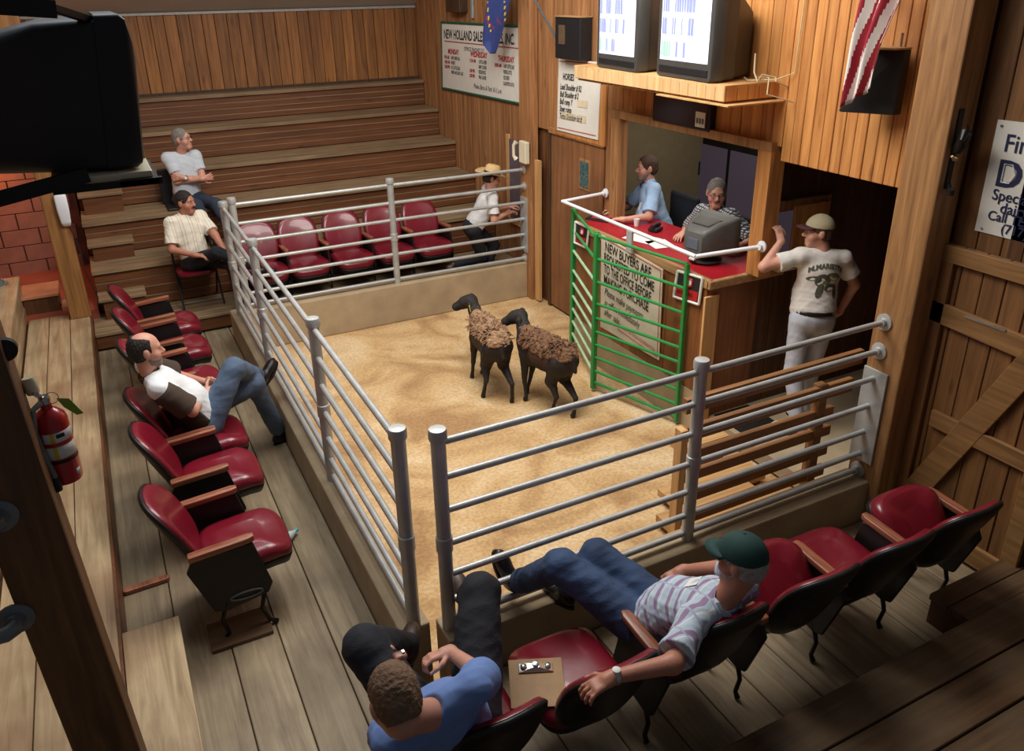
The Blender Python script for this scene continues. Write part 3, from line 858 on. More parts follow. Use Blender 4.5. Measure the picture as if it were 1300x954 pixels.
def television(name, label, group, y0, y1, zb, xf, depth, h, ang=0):
    """CRT facing -X; local frame: +x away from the screen"""
    w = y0 - y1
    t = empty(name, (xf, (y0 + y1) / 2, zb), label, 'television', group, rz=ang)
    hw = w / 2
    m = MB()
    def ring(x, a, z0, z1, r=.03):
        pts = []
        for sy, zz in ((-1, z0), (1, z0), (1, z1), (-1, z1)):
            cy, cz_ = sy * (a - r), (zz + r if zz == z0 else zz - r)
            a0 = {(-1, z0): math.pi, (1, z0): -math.pi / 2, (1, z1): 0, (-1, z1): math.pi / 2}[(sy, zz)]
            for k in range(4):
                an = a0 + k * math.pi / 6
                pts.append(V(x, cy + r * math.cos(an), cz_ + r * math.sin(an)))
        return pts
    m.loft([ring(0, hw - .015, .005, h - .012), ring(.02, hw, 0, h), ring(.10, hw, 0, h)])
    m.build('front_bezel', M['tv_plastic'], t, smooth=True)
    m = MB()
    m.loft([ring(.10, hw - .008, .005, h - .006), ring(.22, hw - .03, .01, h - .03), ring(.24, hw - .06, .012, h - .05), ring(depth, hw * .55, .02, h * .72)])
    m.build('rear_housing', M['tv_plastic'], t, smooth=True)
    # slightly bulged screen
    zs0, zs1 = h * .19, h - .045
    n = 10
    sv, sf = [], []
    for i in range(n + 1):
        for j in range(n + 1):
            a, b = i / n * 2 - 1, j / n * 2 - 1
            sv.append((-.002 - .014 * (1 - a * a) * (1 - b * b), a * (hw - .055), zs0 + (zs1 - zs0) * (j / n)))
    for i in range(n):
        for j in range(n): sf.append((i * (n + 1) + j, i * (n + 1) + j + 1, (i + 1) * (n + 1) + j + 1, (i + 1) * (n + 1) + j))
    scr = MB().add(sv, sf).build('screen', M['screen'], t, smooth=True)
    rnd = random.Random(label)
    W = hw - .06
    for r, (za, zb_) in enumerate(((.70, .95), (.38, .62), (.06, .28))):
        xx = -.9
        while xx < .5 - .3 * (r == 2):
            wd = rnd.uniform(.04, .10)
            q = MB()
            q.box((-.0185, -(xx) * W, zs0 + (zs1 - zs0) * za), (-.0165, -(xx + wd) * W, zs0 + (zs1 - zs0) * zb_))
            q.build('screen_mark', M['screen_green' if (r == 2 and xx < -.55) else 'screen_ink'], scr)
            xx += wd + rnd.choice((.03, .04, .25))
    MB().box((-.006, -hw + .05, .035), (.01, hw - .05, h * .13)).build('control_strip', M['black_plastic'], t, bevel=.004)
    return t
television('television', 'left of the two lit televisions on the pine shelf', 'televisions on the pine shelf', 3.10, 2.42, 2.432, 3.03, .44, .62, -.06)
television('television', 'right of the two lit televisions on the pine shelf', 'televisions on the pine shelf', 2.22, 1.50, 2.432, 3.02, .45, .66, -.06)
o = MB()
c0 = V(3.42, 1.5, 2.44)
o.tube([(3.35, 1.46, 2.62), (3.30, 1.40, 2.50), (3.30, 1.36, 2.445), (3.38, 1.40, 2.48), (3.45, 1.34, 2.46), (3.40, 1.28, 2.44), (3.5, 1.26, 2.40)], .006, 6)
o.tube([(3.49, 1.18, 3.4), (3.49, 1.19, 2.9), (3.49, 1.20, 2.5), (3.42, 1.30, 2.45), (3.30, 1.46, 2.44), (3.35, 1.55, 2.45)], .005, 6)
o.tube([(3.45, 1.55, 2.45), (3.40, 1.35, 2.46), (3.30, 1.25, 2.36), (3.40, 1.20, 2.33), (3.49, 1.18, 2.30)], .005, 6)
tag(o.build('television_cable', M['cord'], smooth=True), 'tangled pale cables at the right end of the television shelf', 'cable')

# display board over the booth opening
a, b = at(829, 118, 'x', 3.44), at(900, 165, 'x', 3.44)
db = empty('display_board', (3.44, (a.y + b.y) / 2, (a.z + b.z) / 2), 'dark electronic display board hung below the television shelf', 'display')
hy, hz = (a.y - b.y) / 2, .13
MB().box((0, -hy, -hz), (.07, hy, hz)).build('housing', M['black_plastic'], db, bevel=.012)
MB().box((-.004, -hy + .03, -hz + .02), (0, hy - .03, hz - .02)).build('display_window', plain('display_glass', (44, 14, 22), .15, noise=.1), db)
MB().box((-.008, -hy + .05, -.10), (-.004, -hy + .17, .02)).build('digit_panel', M['paper'], db)
for k in range(3): text('digit', '8', V(-.010, -hy + .155 - k * .035, -.07), -Y, Z, .06, M['ink'], db, .8, world=False, bold=.002)

# ------------------------------------------------------------------ wall signs and other things on the walls
e, c, u, v_, n = sign('sale_sign', 'big white sale schedule sign on the side wall above the bleachers', 'sign',
    [(3.485, 7.64, 2.66), (3.485, 5.25, 2.68), (3.485, 5.26, 1.84), (3.485, 7.72, 1.80)], M['white_sign'])
o0 = c[0] + n * .004
def ln(s, du, dv, size, mat, xs=1.0, **k): text('lettering', s, o0 + u * du + v_ * dv, u, v_, size, mat, e, xs, **k)
ln('NEW HOLLAND SALES STABLES, INC.', .08, -.20, .165, M['ink'], .76, bold=.003)
ln('OFFICE PHONE 717', .75, -.33, .07, M['ink'], 1.0)
ln('MONDAY', .22, -.39, .09, M['red_ink'], .9, bold=.003)
ln('WEDNESDAY', .95, -.39, .09, M['red_ink'], .9, bold=.003)
ln('THURSDAY', 1.75, -.40, .09, M['red_ink'], .9, bold=.003)
for i, (a, b) in enumerate((('9:00 AM', 'DAIRY, BEEF SALE'), ('10:00 AM', 'HORSES'), ('12:00 PM', 'FAT CATTLE SALE'), ('', 'SHEEP AND GOAT SALE'))):
    ln(a, .09, -.46 - i * .062, .06, M['red_ink'], .8, bold=.002); ln(b, .32, -.46 - i * .062, .06, M['ink'], .62, bold=.001)
for i, (a, b) in enumerate((('11:30 AM', 'CATTLE, FEED'), ('', 'BABY CALVES'), ('1:00 PM', 'FEEDER PIGS'), ('2:00 PM', 'VEAL CALVES'))):
    ln(a, .92, -.46 - i * .062, .06, M['red_ink'], .8, bold=.002); ln(b, 1.20, -.46 - i * .062, .06, M['ink'], .62, bold=.001)
for i, (a, b) in enumerate((('10:00 AM', 'DAIRY CATTLE SALE'), ('', 'FEEDER CATTLE'), ('', 'FED STEERS'), ('', 'SLAUGHTER CATTLE'))):
    ln(a, 1.65, -.47 - i * .066, .06, M['red_ink'], .8, bold=.002); ln(b, 1.90, -.47 - i * .066, .06, M['ink'], .5, bold=.001)
ln('Phone, Barns & Yard  8-11 a.m.', 1.05, -.775, .085, M['ink'], .75, shear=.25)
m = MB(); m.tube([o0 + u * .1 - v_ * .235, o0 + u * 2.28 - v_ * .235], .005, 5); m.build('red_rule', M['red_ink'], e, world=True)
m = MB()
for i in (0, 2): m.tube([c[i], c[(i + 1) % 4]], .016, 6)
m.tube([c[0], c[3]], .012, 6)
m.build('green_frame', M['green_trim'], e, world=True)

e, c, u, v_, n = sign('price_board', 'white hand-lettered price board left of the television shelf', 'sign',
    [(3.47, 4.47, 2.39), (3.47, 3.66, 2.41), (3.47, 3.69, 1.67), (3.47, 4.50, 1.66)], M['white_sign'])
o0 = c[0] + n * .004
ln('HORSES', .10, -.20, .09, M['ink'], .7, bold=.002)
for i, s in enumerate(('Lead Shoulder # R2', 'Bull Shoulder # 2', 'Bull rump Y', 'Steer rump', 'Torso Shoulder lot #')):
    ln(s, .05, -.30 - i * .075, .085, M['ink'], .62, shear=.2, bold=.0015)
for a, b in (((.02, -.02), (.78, -.02)), ((.02, -.70), (.78, -.70))): MB().tube([o0 + u * a[0] + v_ * a[1], o0 + u * b[0] + v_ * b[1]], .003, 5).build('red_rule', M['red_ink'], e, world=True)
plain('tape', (214, 200, 170), .6)
for a, b, w in ((.10, -.60, .28), (.42, -.60, .16), (.40, -.45, .2)): 
    p = o0 + u * a + v_ * b
    MB().add([p, p + u * w, p + u * w + v_ * .07, p + v_ * .07], [(0, 1, 2, 3)]).build('tape_patch', M['tape'], e, world=True)
MB().box((3.48, 3.58, 1.62), (3.50, 4.52, 2.2)).build('backing_board', M['panel_boards'], e, world=True)

e, c, u, v_, n = sign('finance_sign', 'white lettered metal sign on the dark wall at the right edge', 'sign',
    [(3.40, -.40, 2.385), (3.40, -1.35, 2.40), (3.40, -1.35, 1.77), (3.40, -.405, 1.765)], M['white_sign'])
o0 = c[0] + n * .004
ln('Financing', .065, -.16, .135, M['navy_ink'], .9, bold=.001)
ln('D', .055, -.345, .20, M['navy_ink'], 1.0, bold=.005)
m = MB()
m.tube([o0 + u * .095 - v_ * .325 + n * .002, o0 + u * .095 - v_ * .225 + n * .002, o0 + u * .14 - v_ * .225 + n * .002, o0 + u * .165 - v_ * .275 + n * .002, o0 + u * .14 - v_ * .325 + n * .002, o0 + u * .095 - v_ * .325 + n * .002], .0035, 5)
m.build('inline_stripe', M['paper'], e, world=True)
ln('Specializing in', .06, -.425, .085, M['navy_ink'], .95, bold=.001)
ln('dairy farms', .12, -.49, .085, M['navy_ink'], .95, bold=.001)
ln('Call TEAM', .05, -.555, .085, M['navy_ink'], .95, bold=.001) if False else ln('Call TEAM', .06, -.54, .075, M['navy_ink'], .95, bold=.001)
ln('(717) 555', .15, -.598, .075, M['navy_ink'], .95, bold=.001)
for p in ((.03, -.03), (.04, -.60)): MB().lathe(o0 + u * p[0] + v_ * p[1], n, [(.008, 0), (.006, .003)], 8).build('screw', M['steel'], e, world=True)

# wall and barn door on the right, seen at a slant
wd = sbox('wall_side', (3.44, -3.4, FL - .1), (3.56, -.02, 4.2), M['dark_side']); tag(wd, 'dark boarded wall right of the big timber post', 'wall')
wd.name = 'wall_right_near'
boards(wd, (3.41, -3.4, FL), Y, Z, X, 3.12, 4.4, .15, .02, M['door_boards'], jit=.004)
dr = struct('door_2', 'boarded barn door with rails and a diagonal brace at the right', 'door')
XD = 3.355
boards(dr, (XD + .02, -1.08, FL + .01), Y, Z, X, .82, 1.95, .137, .03, M['door_boards'], jit=.005)
def dpt(px, py): return at(px, py, 'x', XD)
def rail2(p, q, w, name='door_rail', mat='door_rail'):
    MB().beam(p, q, w, .03, hint=X).build(name, M[mat], dr, bevel=.004)
rail2(V(XD, -.25, 1.245), V(XD, -1.1, 1.20), .13)
rail2(V(XD, -.42, .56), V(XD, -1.1, .56), .11)
rail2(V(XD, -.25, -.20), V(XD, -1.1, -.20), .14)
rail2(V(XD - .002, -.36, -.12), V(XD - .002, -1.08, 1.50), .15, 'brace')
MB().box((XD - .015, -.36, FL + .01), (XD + .015, -.25, 1.62)).build('stile', M['door_boards'], dr, bevel=.004)
MB().box((XD - .015, -1.14, FL + .01), (XD + .015, -1.04, 1.62)).build('stile', M['door_rail'], dr, bevel=.004)
MB().box((XD - .018, -1.2, 1.56), (XD + .015, -.25, 1.66)).build('door_rail', M['door_rail'], dr, bevel=.004)
MB().box((XD - .02, -.75, 1.27), (XD - .006, -.50, 1.285)).build('bolt', M['steel'], dr)

# speakers
def wallbox(name, label, cat, cx, cy, cz_, d, w, h, mat, **k):
    e = empty(name, (cx, cy, cz_), label, cat)
    MB().box((-d, -w / 2, -h / 2), (0, w / 2, h / 2)).build('cabinet', mat, e, bevel=.012)
    return e
e = wallbox('loudspeaker', 'flat black speaker box on the wall left of the televisions', 'loudspeaker', 3.5, 4.12, 2.61, .14, .48, .40, M['black_plastic'])
MB().box((-.146, .04, -.06), (-.14, .16, .12)).build('label_plate', plain('brown_plate', (92, 72, 50), .7), e)
MB().box((-.15, -.24, .195), (.0, .24, .205)).build('top_board', M['ledge'], e)
# slanted black loudspeaker under the striped flag
e = empty('loudspeaker', (3.45, .36, 2.50), 'black wedge loudspeaker hung under the striped flag', 'loudspeaker')
m = MB()
A = [(-.10, .11), (-.10, -.11), (0, -.11), (0, .11)]
rb = [V(-.22, .18, -.17), V(-.07, -.11, -.17), V(0, -.11, -.17), V(0, .11, -.17)]
rt_ = [V(-.16, .13, .21), V(-.06, -.11, .21), V(0, -.11, .21), V(0, .11, .21)]
m.loft([rb, rt_]); m.build('cabinet', M['black_plastic'], e, bevel=.008)
MB().box((-.16, -.11, .21), (0, .13, .22)).build('top_edge', M['ledge'], e)
MB().tube([(-.03, -.05, .21), (-.03, -.05, .30)], .008, 6).build('mount', M['steel'], e)

# flags
def striped_flag():
    e = empty('striped_flag', (3.2, .5, 3.3), 'red and white striped flag hanging in folds above the black speaker', 'flag')
    nu, nv = 52, 26
    top = [at(1092, -40, 'x', 3.24), at(1158, -40, 'x', 3.22)]
    left_pts = [(1096, -40), (1094, 0), (1086, 40), (1078, 90), (1070, 136)]
    right_pts = [(1160, -40), (1146, 0), (1122, 55), (1114, 85), (1108, 112)]
    def poly(P, t):
        t *= len(P) - 1; i = min(int(t), len(P) - 2); f = t - i
        return (P[i][0] * (1 - f) + P[i + 1][0] * f, P[i][1] * (1 - f) + P[i + 1][1] * f)
    vs, fs, ms = [], [], []
    for j in range(nv + 1):
        t = j / nv
        l, r = poly(left_pts, t), poly(right_pts, t)
        for i in range(nu + 1):
            s = i / nu
            px, py = l[0] + (r[0] - l[0]) * s, l[1] + (r[1] - l[1]) * s
            p = at(px, py, 'x', 3.20)
            p = p + V(-.035 * math.sin(s * 13 + t * 1.5) * (1 - .3 * t), .0, 0)
            vs.append(p)
    for j in range(nv):
        for i in range(nu):
            fs.append((j * (nu + 1) + i, j * (nu + 1) + i + 1, (j + 1) * (nu + 1) + i + 1, (j + 1) * (nu + 1) + i))
            s = (i + .5) / nu + (j / nv) * .45
            ms.append(int(s * 7.5) % 2)
    me = bpy.data.meshes.new('cloth'); me.from_pydata(vs, [], fs); me.polygons.foreach_set('material_index', ms)
    o = wlink('cloth', me, [plain('flag_white', (226, 222, 216), .8, noise=.03), plain('flag_red', (150, 26, 44), .8, noise=.05)], e, smooth=True)
    sd = o.modifiers.new('solid', 'SOLIDIFY'); sd.thickness = .003
    MB().tube([(3.45, .50, 2.98), (3.0, .36, 3.62)], .014, 8).build('flag_pole', M['arm_wood'], e, smooth=True, world=True)
striped_flag()
def blue_flag():
    e = empty('blue_flag', (3.3, 5.3, 3.0), 'blue flag with a gold fringed crest hanging over the schedule sign', 'flag')
    vs, fs = [], []
    L_ = [(624, -30), (621, 0), (617, 35), (616, 55), (624, 68)]
    R_ = [(652, -30), (648, 0), (640, 25), (634, 45), (627, 68)]
    nu, nv = 60, 50
    def poly(P, t):
        t *= len(P) - 1; i = min(int(t), len(P) - 2); f = t - i
        return (P[i][0] * (1 - f) + P[i + 1][0] * f, P[i][1] * (1 - f) + P[i + 1][1] * f)
    ms = []
    for j in range(nv + 1):
        t = j / nv; l, r = poly(L_, t), poly(R_, t)
        for i in range(nu + 1):
            s = i / nu
            p = at(l[0] + (r[0] - l[0]) * s, l[1] + (r[1] - l[1]) * s, 'x', 3.25)
            vs.append(p + V(-.05 * math.sin(s * 9 + t * 2) * (1 - .5 * t), 0, 0))
    for j in range(nv):
        for i in range(nu):
            fs.append((j * (nu + 1) + i, j * (nu + 1) + i + 1, (j + 1) * (nu + 1) + i + 1, (j + 1) * (nu + 1) + i))
            k = 0
            if 14 < j < 28 and (i // 2 * 7 + j // 2 * 3) % 17 == 0: k = 1
            if 12 < j < 30 and (i // 2 * 5 + j // 2 * 9) % 23 == 0: k = 2
            ms.append(k)
    me = bpy.data.meshes.new('cloth'); me.from_pydata(vs, [], fs); me.polygons.foreach_set('material_index', ms)
    o = wlink('cloth', me, [plain('flag_blue', (52, 66, 128), .8, noise=.06), M['red_ink'], M['yellow']], e, smooth=True)
    o.modifiers.new('solid', 'SOLIDIFY').thickness = .003
blue_flag()
e = empty('flag_staff', (3.5, 4.55, 2.65), 'slender grey staff slanting up from its wall bracket', 'flag staff')
MB().tube([at(711, 57, 'x', 3.47), at(672, -12, 'x', 3.1)], .014, 8).build('staff', M['galvanised_dull'], e, smooth=True, world=True)
MB().lathe(at(711, 57, 'x', 3.5), -X, [(.03, 0), (.03, .02), (.02, .05)], 12).build('bracket', M['steel'], e, world=True)
e = empty('wall_speaker', at(585, 8, 'x', 3.5), 'small dark box fixed high on the side wall above the sale sign', 'box')
MB().box((-.12, -.22, -.07), (-.002, .22, .3)).build('cabinet', M['timber_dark'], e, bevel=.01)
e = empty('conduit', at(600, 10, 'x', 3.49), 'grey conduit above the sale schedule sign', 'pipe')
MB().tube([(0, 0, .5), (0, 0, -.12)], .03, 8).build('pipe', M['galvanised_dull'], e, smooth=True)

# telephone on the rear ring corner
p = at(667, 193, 'x', 3.36)
e = empty('wall_telephone', p, 'cream wall telephone at the rear end of the pipe fence', 'telephone')
MB().box((-.04, -.07, -.13), (.02, .09, .12)).build('body', M['cream_plastic'], e, bevel=.012)
m = MB(); m.tube([(-.05, .13, .10), (-.075, .15, .06), (-.075, .15, -.06), (-.05, .13, -.10)], [.03, .018, .018, .03], 10)
m.build('handset', M['cream_plastic'], e, smooth=True)
e = empty('wall_notice', (3.47, 5.50, .85), 'narrow framed dark notice on the wall below the telephone', 'notice')
MB().box((0, -.20, -.45), (.02, .20, .55)).build('panel', plain('mauve_board', (96, 84, 92), .7), e)
MB().box((-.015, .16, -.45), (.02, .21, .60)).build('frame_stile', M['fresh_board_z'], e)
MB().box((-.015, -.20, -.48), (.02, .21, -.43)).build('frame_rail', M['fresh_board_z'], e)

# white handset and cord on the golden post
p = at(80, 266, 'y', 5.80)
e = empty('handset', p, 'white handset hanging on the golden timber post', 'telephone')
m = MB()
m.loft([[V(sx * w, -d + .0, z) if k < 2 else V(sx * w, 0, z) for k, sx in enumerate((-1, 1, 1, -1))] for z, w, d in ((.17, .04, .04), (.14, .055, .06), (0, .055, .065), (-.13, .045, .06), (-.17, .035, .03))])
m.build('shell', M['white_plastic'], e, bevel=.018, smooth=True, seg=3)
m = MB(); m.tube([(0.02, -.012, -.17), (.06, -.012, -.4), (.07, -.014, -.7), (.12, -.012, -.95), (.10, -.012, -1.05)], .006, 6); m.build('cord', M['black_plastic'], e, smooth=True)

# cast iron horse hook on the big timber
e = empty('horse_hook', (3.25, -.278, 2.20), 'black cast iron horse head hook on the big timber post', 'hook')
m = MB(); m.box((-.02, -.012, -.20), (.02, .004, .24)); m.build('back_plate', M['black_metal'], e, bevel=.004)
m = MB(); m.tube([(0, -.02, .02), (-.01, -.05, .06), (-.02, -.07, .12), (-.06, -.09, .13), (-.09, -.10, .09)], [.03, .035, .03, .022, .012], 10)
m.tube([(-.0, -.06, .13), (-.01, -.06, .165)], [.01, .003], 6)
m.build('horse_head', M['black_metal'], e, smooth=True)
m = MB(); m.tube([(.0, -.01, -.02), (-.05, -.07, -.02), (-.11, -.09, -.01), (-.13, -.09, .01)], .008, 6); m.build('hook_arm', M['ledge'], e, smooth=True)
m = MB(); m.tube([(0, -.01, -.17), (-.02, -.05, -.22), (-.05, -.08, -.21), (-.06, -.08, -.18)], [.014, .014, .012, .02], 8); m.build('lower_hook', M['black_metal'], e, smooth=True)

# small rail on the upper tier, far left
e = empty('tier_rail', (-2.15, 6.1, .4), 'dark pipe standing on the corner of the upper left tier', 'rail')
MB().tube([(0, 0, 0), (-.12, 0, 1.2)], .03, 10).build('pipe', M['galvanised_dull'], e, smooth=True)
MB().lathe((0, 0, 0), Z, [(.08, 0), (.08, .012), (.045, .016), (.045, .05)]).build('flange', M['galvanised_dull'], e, smooth=True)
# pipe rail fixed to the near post with flanged elbows
e = empty('post_rail', (-1.4, -1.02, 1.3), 'dark iron handrail bolted to the near post with flanged elbows', 'rail')
for (px, py) in ((20, 785), (-2, 655)):
    q = at(px, py, 'y', -1.0)
    MB().lathe(q, -Y, [(.048, 0), (.048, .008), (.026, .012), (.026, .03)]).build('flange', M['galvanised_dull'], e, smooth=True, world=True)
    MB().tube([q, q + V(0, -.045, 0), q + V(-.02, -.06, 0), q + V(-.07, -.06, 0)], [.02, .022, .022, .02], 12).build('elbow', M['galvanised_dull'], e, smooth=True, world=True)
    MB().tube([q + V(-.06, -.06, 0), q + V(-.55, -.06, .02)], .016, 10).build('pipe', M['black_metal'], e, smooth=True, world=True)
q = at(6, 442, 'y', -.95)
MB().lathe(q, -Y, [(.03, 0), (.03, .02), (.012, .03)]).build('flange', M['black_metal'], e, smooth=True, world=True)
# double socket high on the left
q = at(13, 17, 'y', 8.66)
e = empty('wall_socket', q, 'white double socket high on the rear wall at the far left', 'socket')
MB().box((-.07, -.02, -.10), (.07, 0, .10)).build('plate', M['cream_plastic'], e, bevel=.006)
for z in (.045, -.045): MB().lathe((0, -.02, z), -Y, [(.026, 0), (.026, .003)], 10).build('outlet', M['ink'], e)

# ------------------------------------------------------------------ fire extinguisher
e = empty('fire_extinguisher', (-1.262, -.86, 1.82), 'red fire extinguisher with white labels hung on the near post', 'extinguisher')
e.scale = (.86, .86, .86)
MB().lathe((0, 0, 0), Z, [(.030, 0), (.050, .006), (.052, .02), (.052, .225), (.046, .245), (.030, .262), (.018, .27), (.016, .29)], 28).build('cylinder', M['red_extinguisher'], e, smooth=True)
def wrap(z0, z1, a0, a1, mat, nm, r=.0528):
    m = MB(); n = 18
    v = [(r * math.cos(a0 + (a1 - a0) * k / n), r * math.sin(a0 + (a1 - a0) * k / n), z) for z in (z0, z1) for k in range(n + 1)]
    m.add(v, [(k, k + 1, n + 2 + k, n + 1 + k) for k in range(n)])
    o = m.build(nm, mat, e, smooth=True); o.modifiers.new('solid', 'SOLIDIFY').thickness = .0006
PI = math.pi
wrap(.165, .20, -2.2, -.2, M['paper'], 'label_band')
wrap(.105, .15, -2.2, -.2, M['paper'], 'label_band')
wrap(.165, .20, -1.75, -1.5, M['yellow'], 'yellow_mark', .0532)
wrap(.105, .15, -1.75, -1.5, M['yellow'], 'yellow_mark', .0532)
wrap(.180, .194, -1.4, -.9, M['ink'], 'label_print', .0532)
wrap(.088, .10, -3.1, 3.1, M['black_metal'], 'strap', .0536)
wrap(.03, .05, -.75, -.45, M['paper'], 'label_mark', .0532)
MB().lathe((0, 0, .285), Z, [(.016, 0), (.018, .02), (.014, .03)], 12).build('valve', M['steel'], e, smooth=True)
MB().tube([(-.005, 0, .31), (-.02, -.02, .335), (-.01, -.06, .35)], .008, 8).build('lever', M['steel'], e, smooth=True)
m = MB(); m.tube([(-.01, -.02, .30), (-.035, -.045, .29), (-.045, -.06, .22), (-.035, -.062, .12), (-.025, -.06, .05)], .010, 8); m.build('hose', M['galvanised_dull'], e, smooth=True)
MB().lathe((-.025, -.06, .05), -Z, [(.010, 0), (.016, .02), (.014, .05)], 10).build('nozzle', M['black_plastic'], e, smooth=True)
MB().lathe((-.022, -.015, .335), V(-.1, .1, 1), [(.018, 0), (.021, .01), (.021, .045), (.017, .055)], 14).build('gauge_cap', M['cream_plastic'], e, smooth=True)
m = MB(); m.tube([V(.02, 0, .30) + V(.02 * math.cos(a), .004, .02 * math.sin(a)) for a in [k * PI / 6 for k in range(13)]], .0015, 5); m.build('pull_ring', M['steel'], e, smooth=True)
m = MB(); m.add([(.03, .02, .29), (.065, .03, .275), (.095, .035, .21), (.075, .032, .21), (.045, .025, .25)], [(0, 1, 2, 3, 4)]); o = m.build('inspection_tag', M['lime_tag'], e); o.modifiers.new('s', 'SOLIDIFY').thickness = .001
MB().box((-.09, -.02, .10), (-.045, .02, .14)).build('bracket', M['black_metal'], e)

# ------------------------------------------------------------------ near television on its bracket
e = empty('television', (-1.13, -.2, 2.56), 'black bulky television on a hanging tray nearest the camera, seen from the side', 'television')
def rr(x, y0, y1, z0, z1, r=.03):
    pts = []
    for cy, cz_, a0 in ((y0 + r, z0 + r, PI), (y1 - r, z0 + r, -PI / 2), (y1 - r, z1 - r, 0), (y0 + r, z1 - r, PI / 2)):
        for k in range(5):
            a = a0 + k * PI / 8
            pts.append(V(x, cy + r * math.cos(a), cz_ + r * math.sin(a)))
    return pts
MB().loft([rr(.155, -.0, .52, .0, .48, .014), rr(.225, -.0, .52, .0, .48, .014), rr(.245, .0, .52, .0, .465, .014), rr(.262, .01, .51, .01, .40, .014), rr(.268, .03, .49, .03, .34, .014)]).build('front_bezel', M['black_plastic'], e, smooth=True)
for v in e.children[0].data.vertices: v.co.x += .05 * v.co.z / .48
MB().loft([rr(-.36, .14, .38, .03, .26, .05), rr(-.30, .08, .44, .015, .33, .06), rr(-.15, .03, .49, .005, .42, .07), rr(0.0, .006, .51, .005, .462, .03), rr(.155, .006, .51, .003, .468, .02)]).build('rear_housing', plain('tv_shell', (34, 36, 40), .55, noise=.1), e, smooth=True)
for v in e.children[1].data.vertices: v.co.x += .05 * v.co.z / .48 * max(0, (v.co.x + .3) / .455)
m = MB()
for k in range(6): m.box((-.26 + k * .025, .08, .40 + k * .008), (-.25 + k * .025, .40, .412 + k * .008))
m.build('vent_slats', M['tv_plastic'], e)
MB().add([(.2695, .06, .06), (.2695, .46, .06), (.2695, .46, .31), (.2695, .06, .31)], [(0, 1, 2, 3)]).build('screen', M['ink'], e)
tr = empty('television_tray', (-1.13, -.2, 2.53), 'beige tray and black strap bracket holding the near television', 'bracket')
MB().box((-.02, -.03, .0), (.285, .30, .022)).build('tray', M['cream_plastic'], tr, bevel=.004)
MB().box((-.02, -.05, -.022), (.31, -.03, .0)).build('tray_edge', M['black_metal'], tr)
MB().box((.18, -.05, -.02), (.30, .32, -.002)).build('tray_edge', M['black_metal'], tr)
MB().beam(at(112, 222, 'y', -.27) - tr.location, at(-50, 266, 'y', -.32) - tr.location, .02, .045).build('arm', M['black_metal'], tr)
MB().beam(at(-30, 5, 'y', -.35) - tr.location, at(70, 12, 'y', -.30) - tr.location, .03, .05).build('strap', M['black_metal'], tr)
MB().beam(at(50, 5, 'y', -.30) - tr.location, at(122, 28, 'y', -.15) - tr.location, .03, .02).build('strap', M['black_metal'], tr)
MB().box((.275, .22, .022), (.285, .30, .17)).build('paper_tag', M['cream_plastic'], tr)
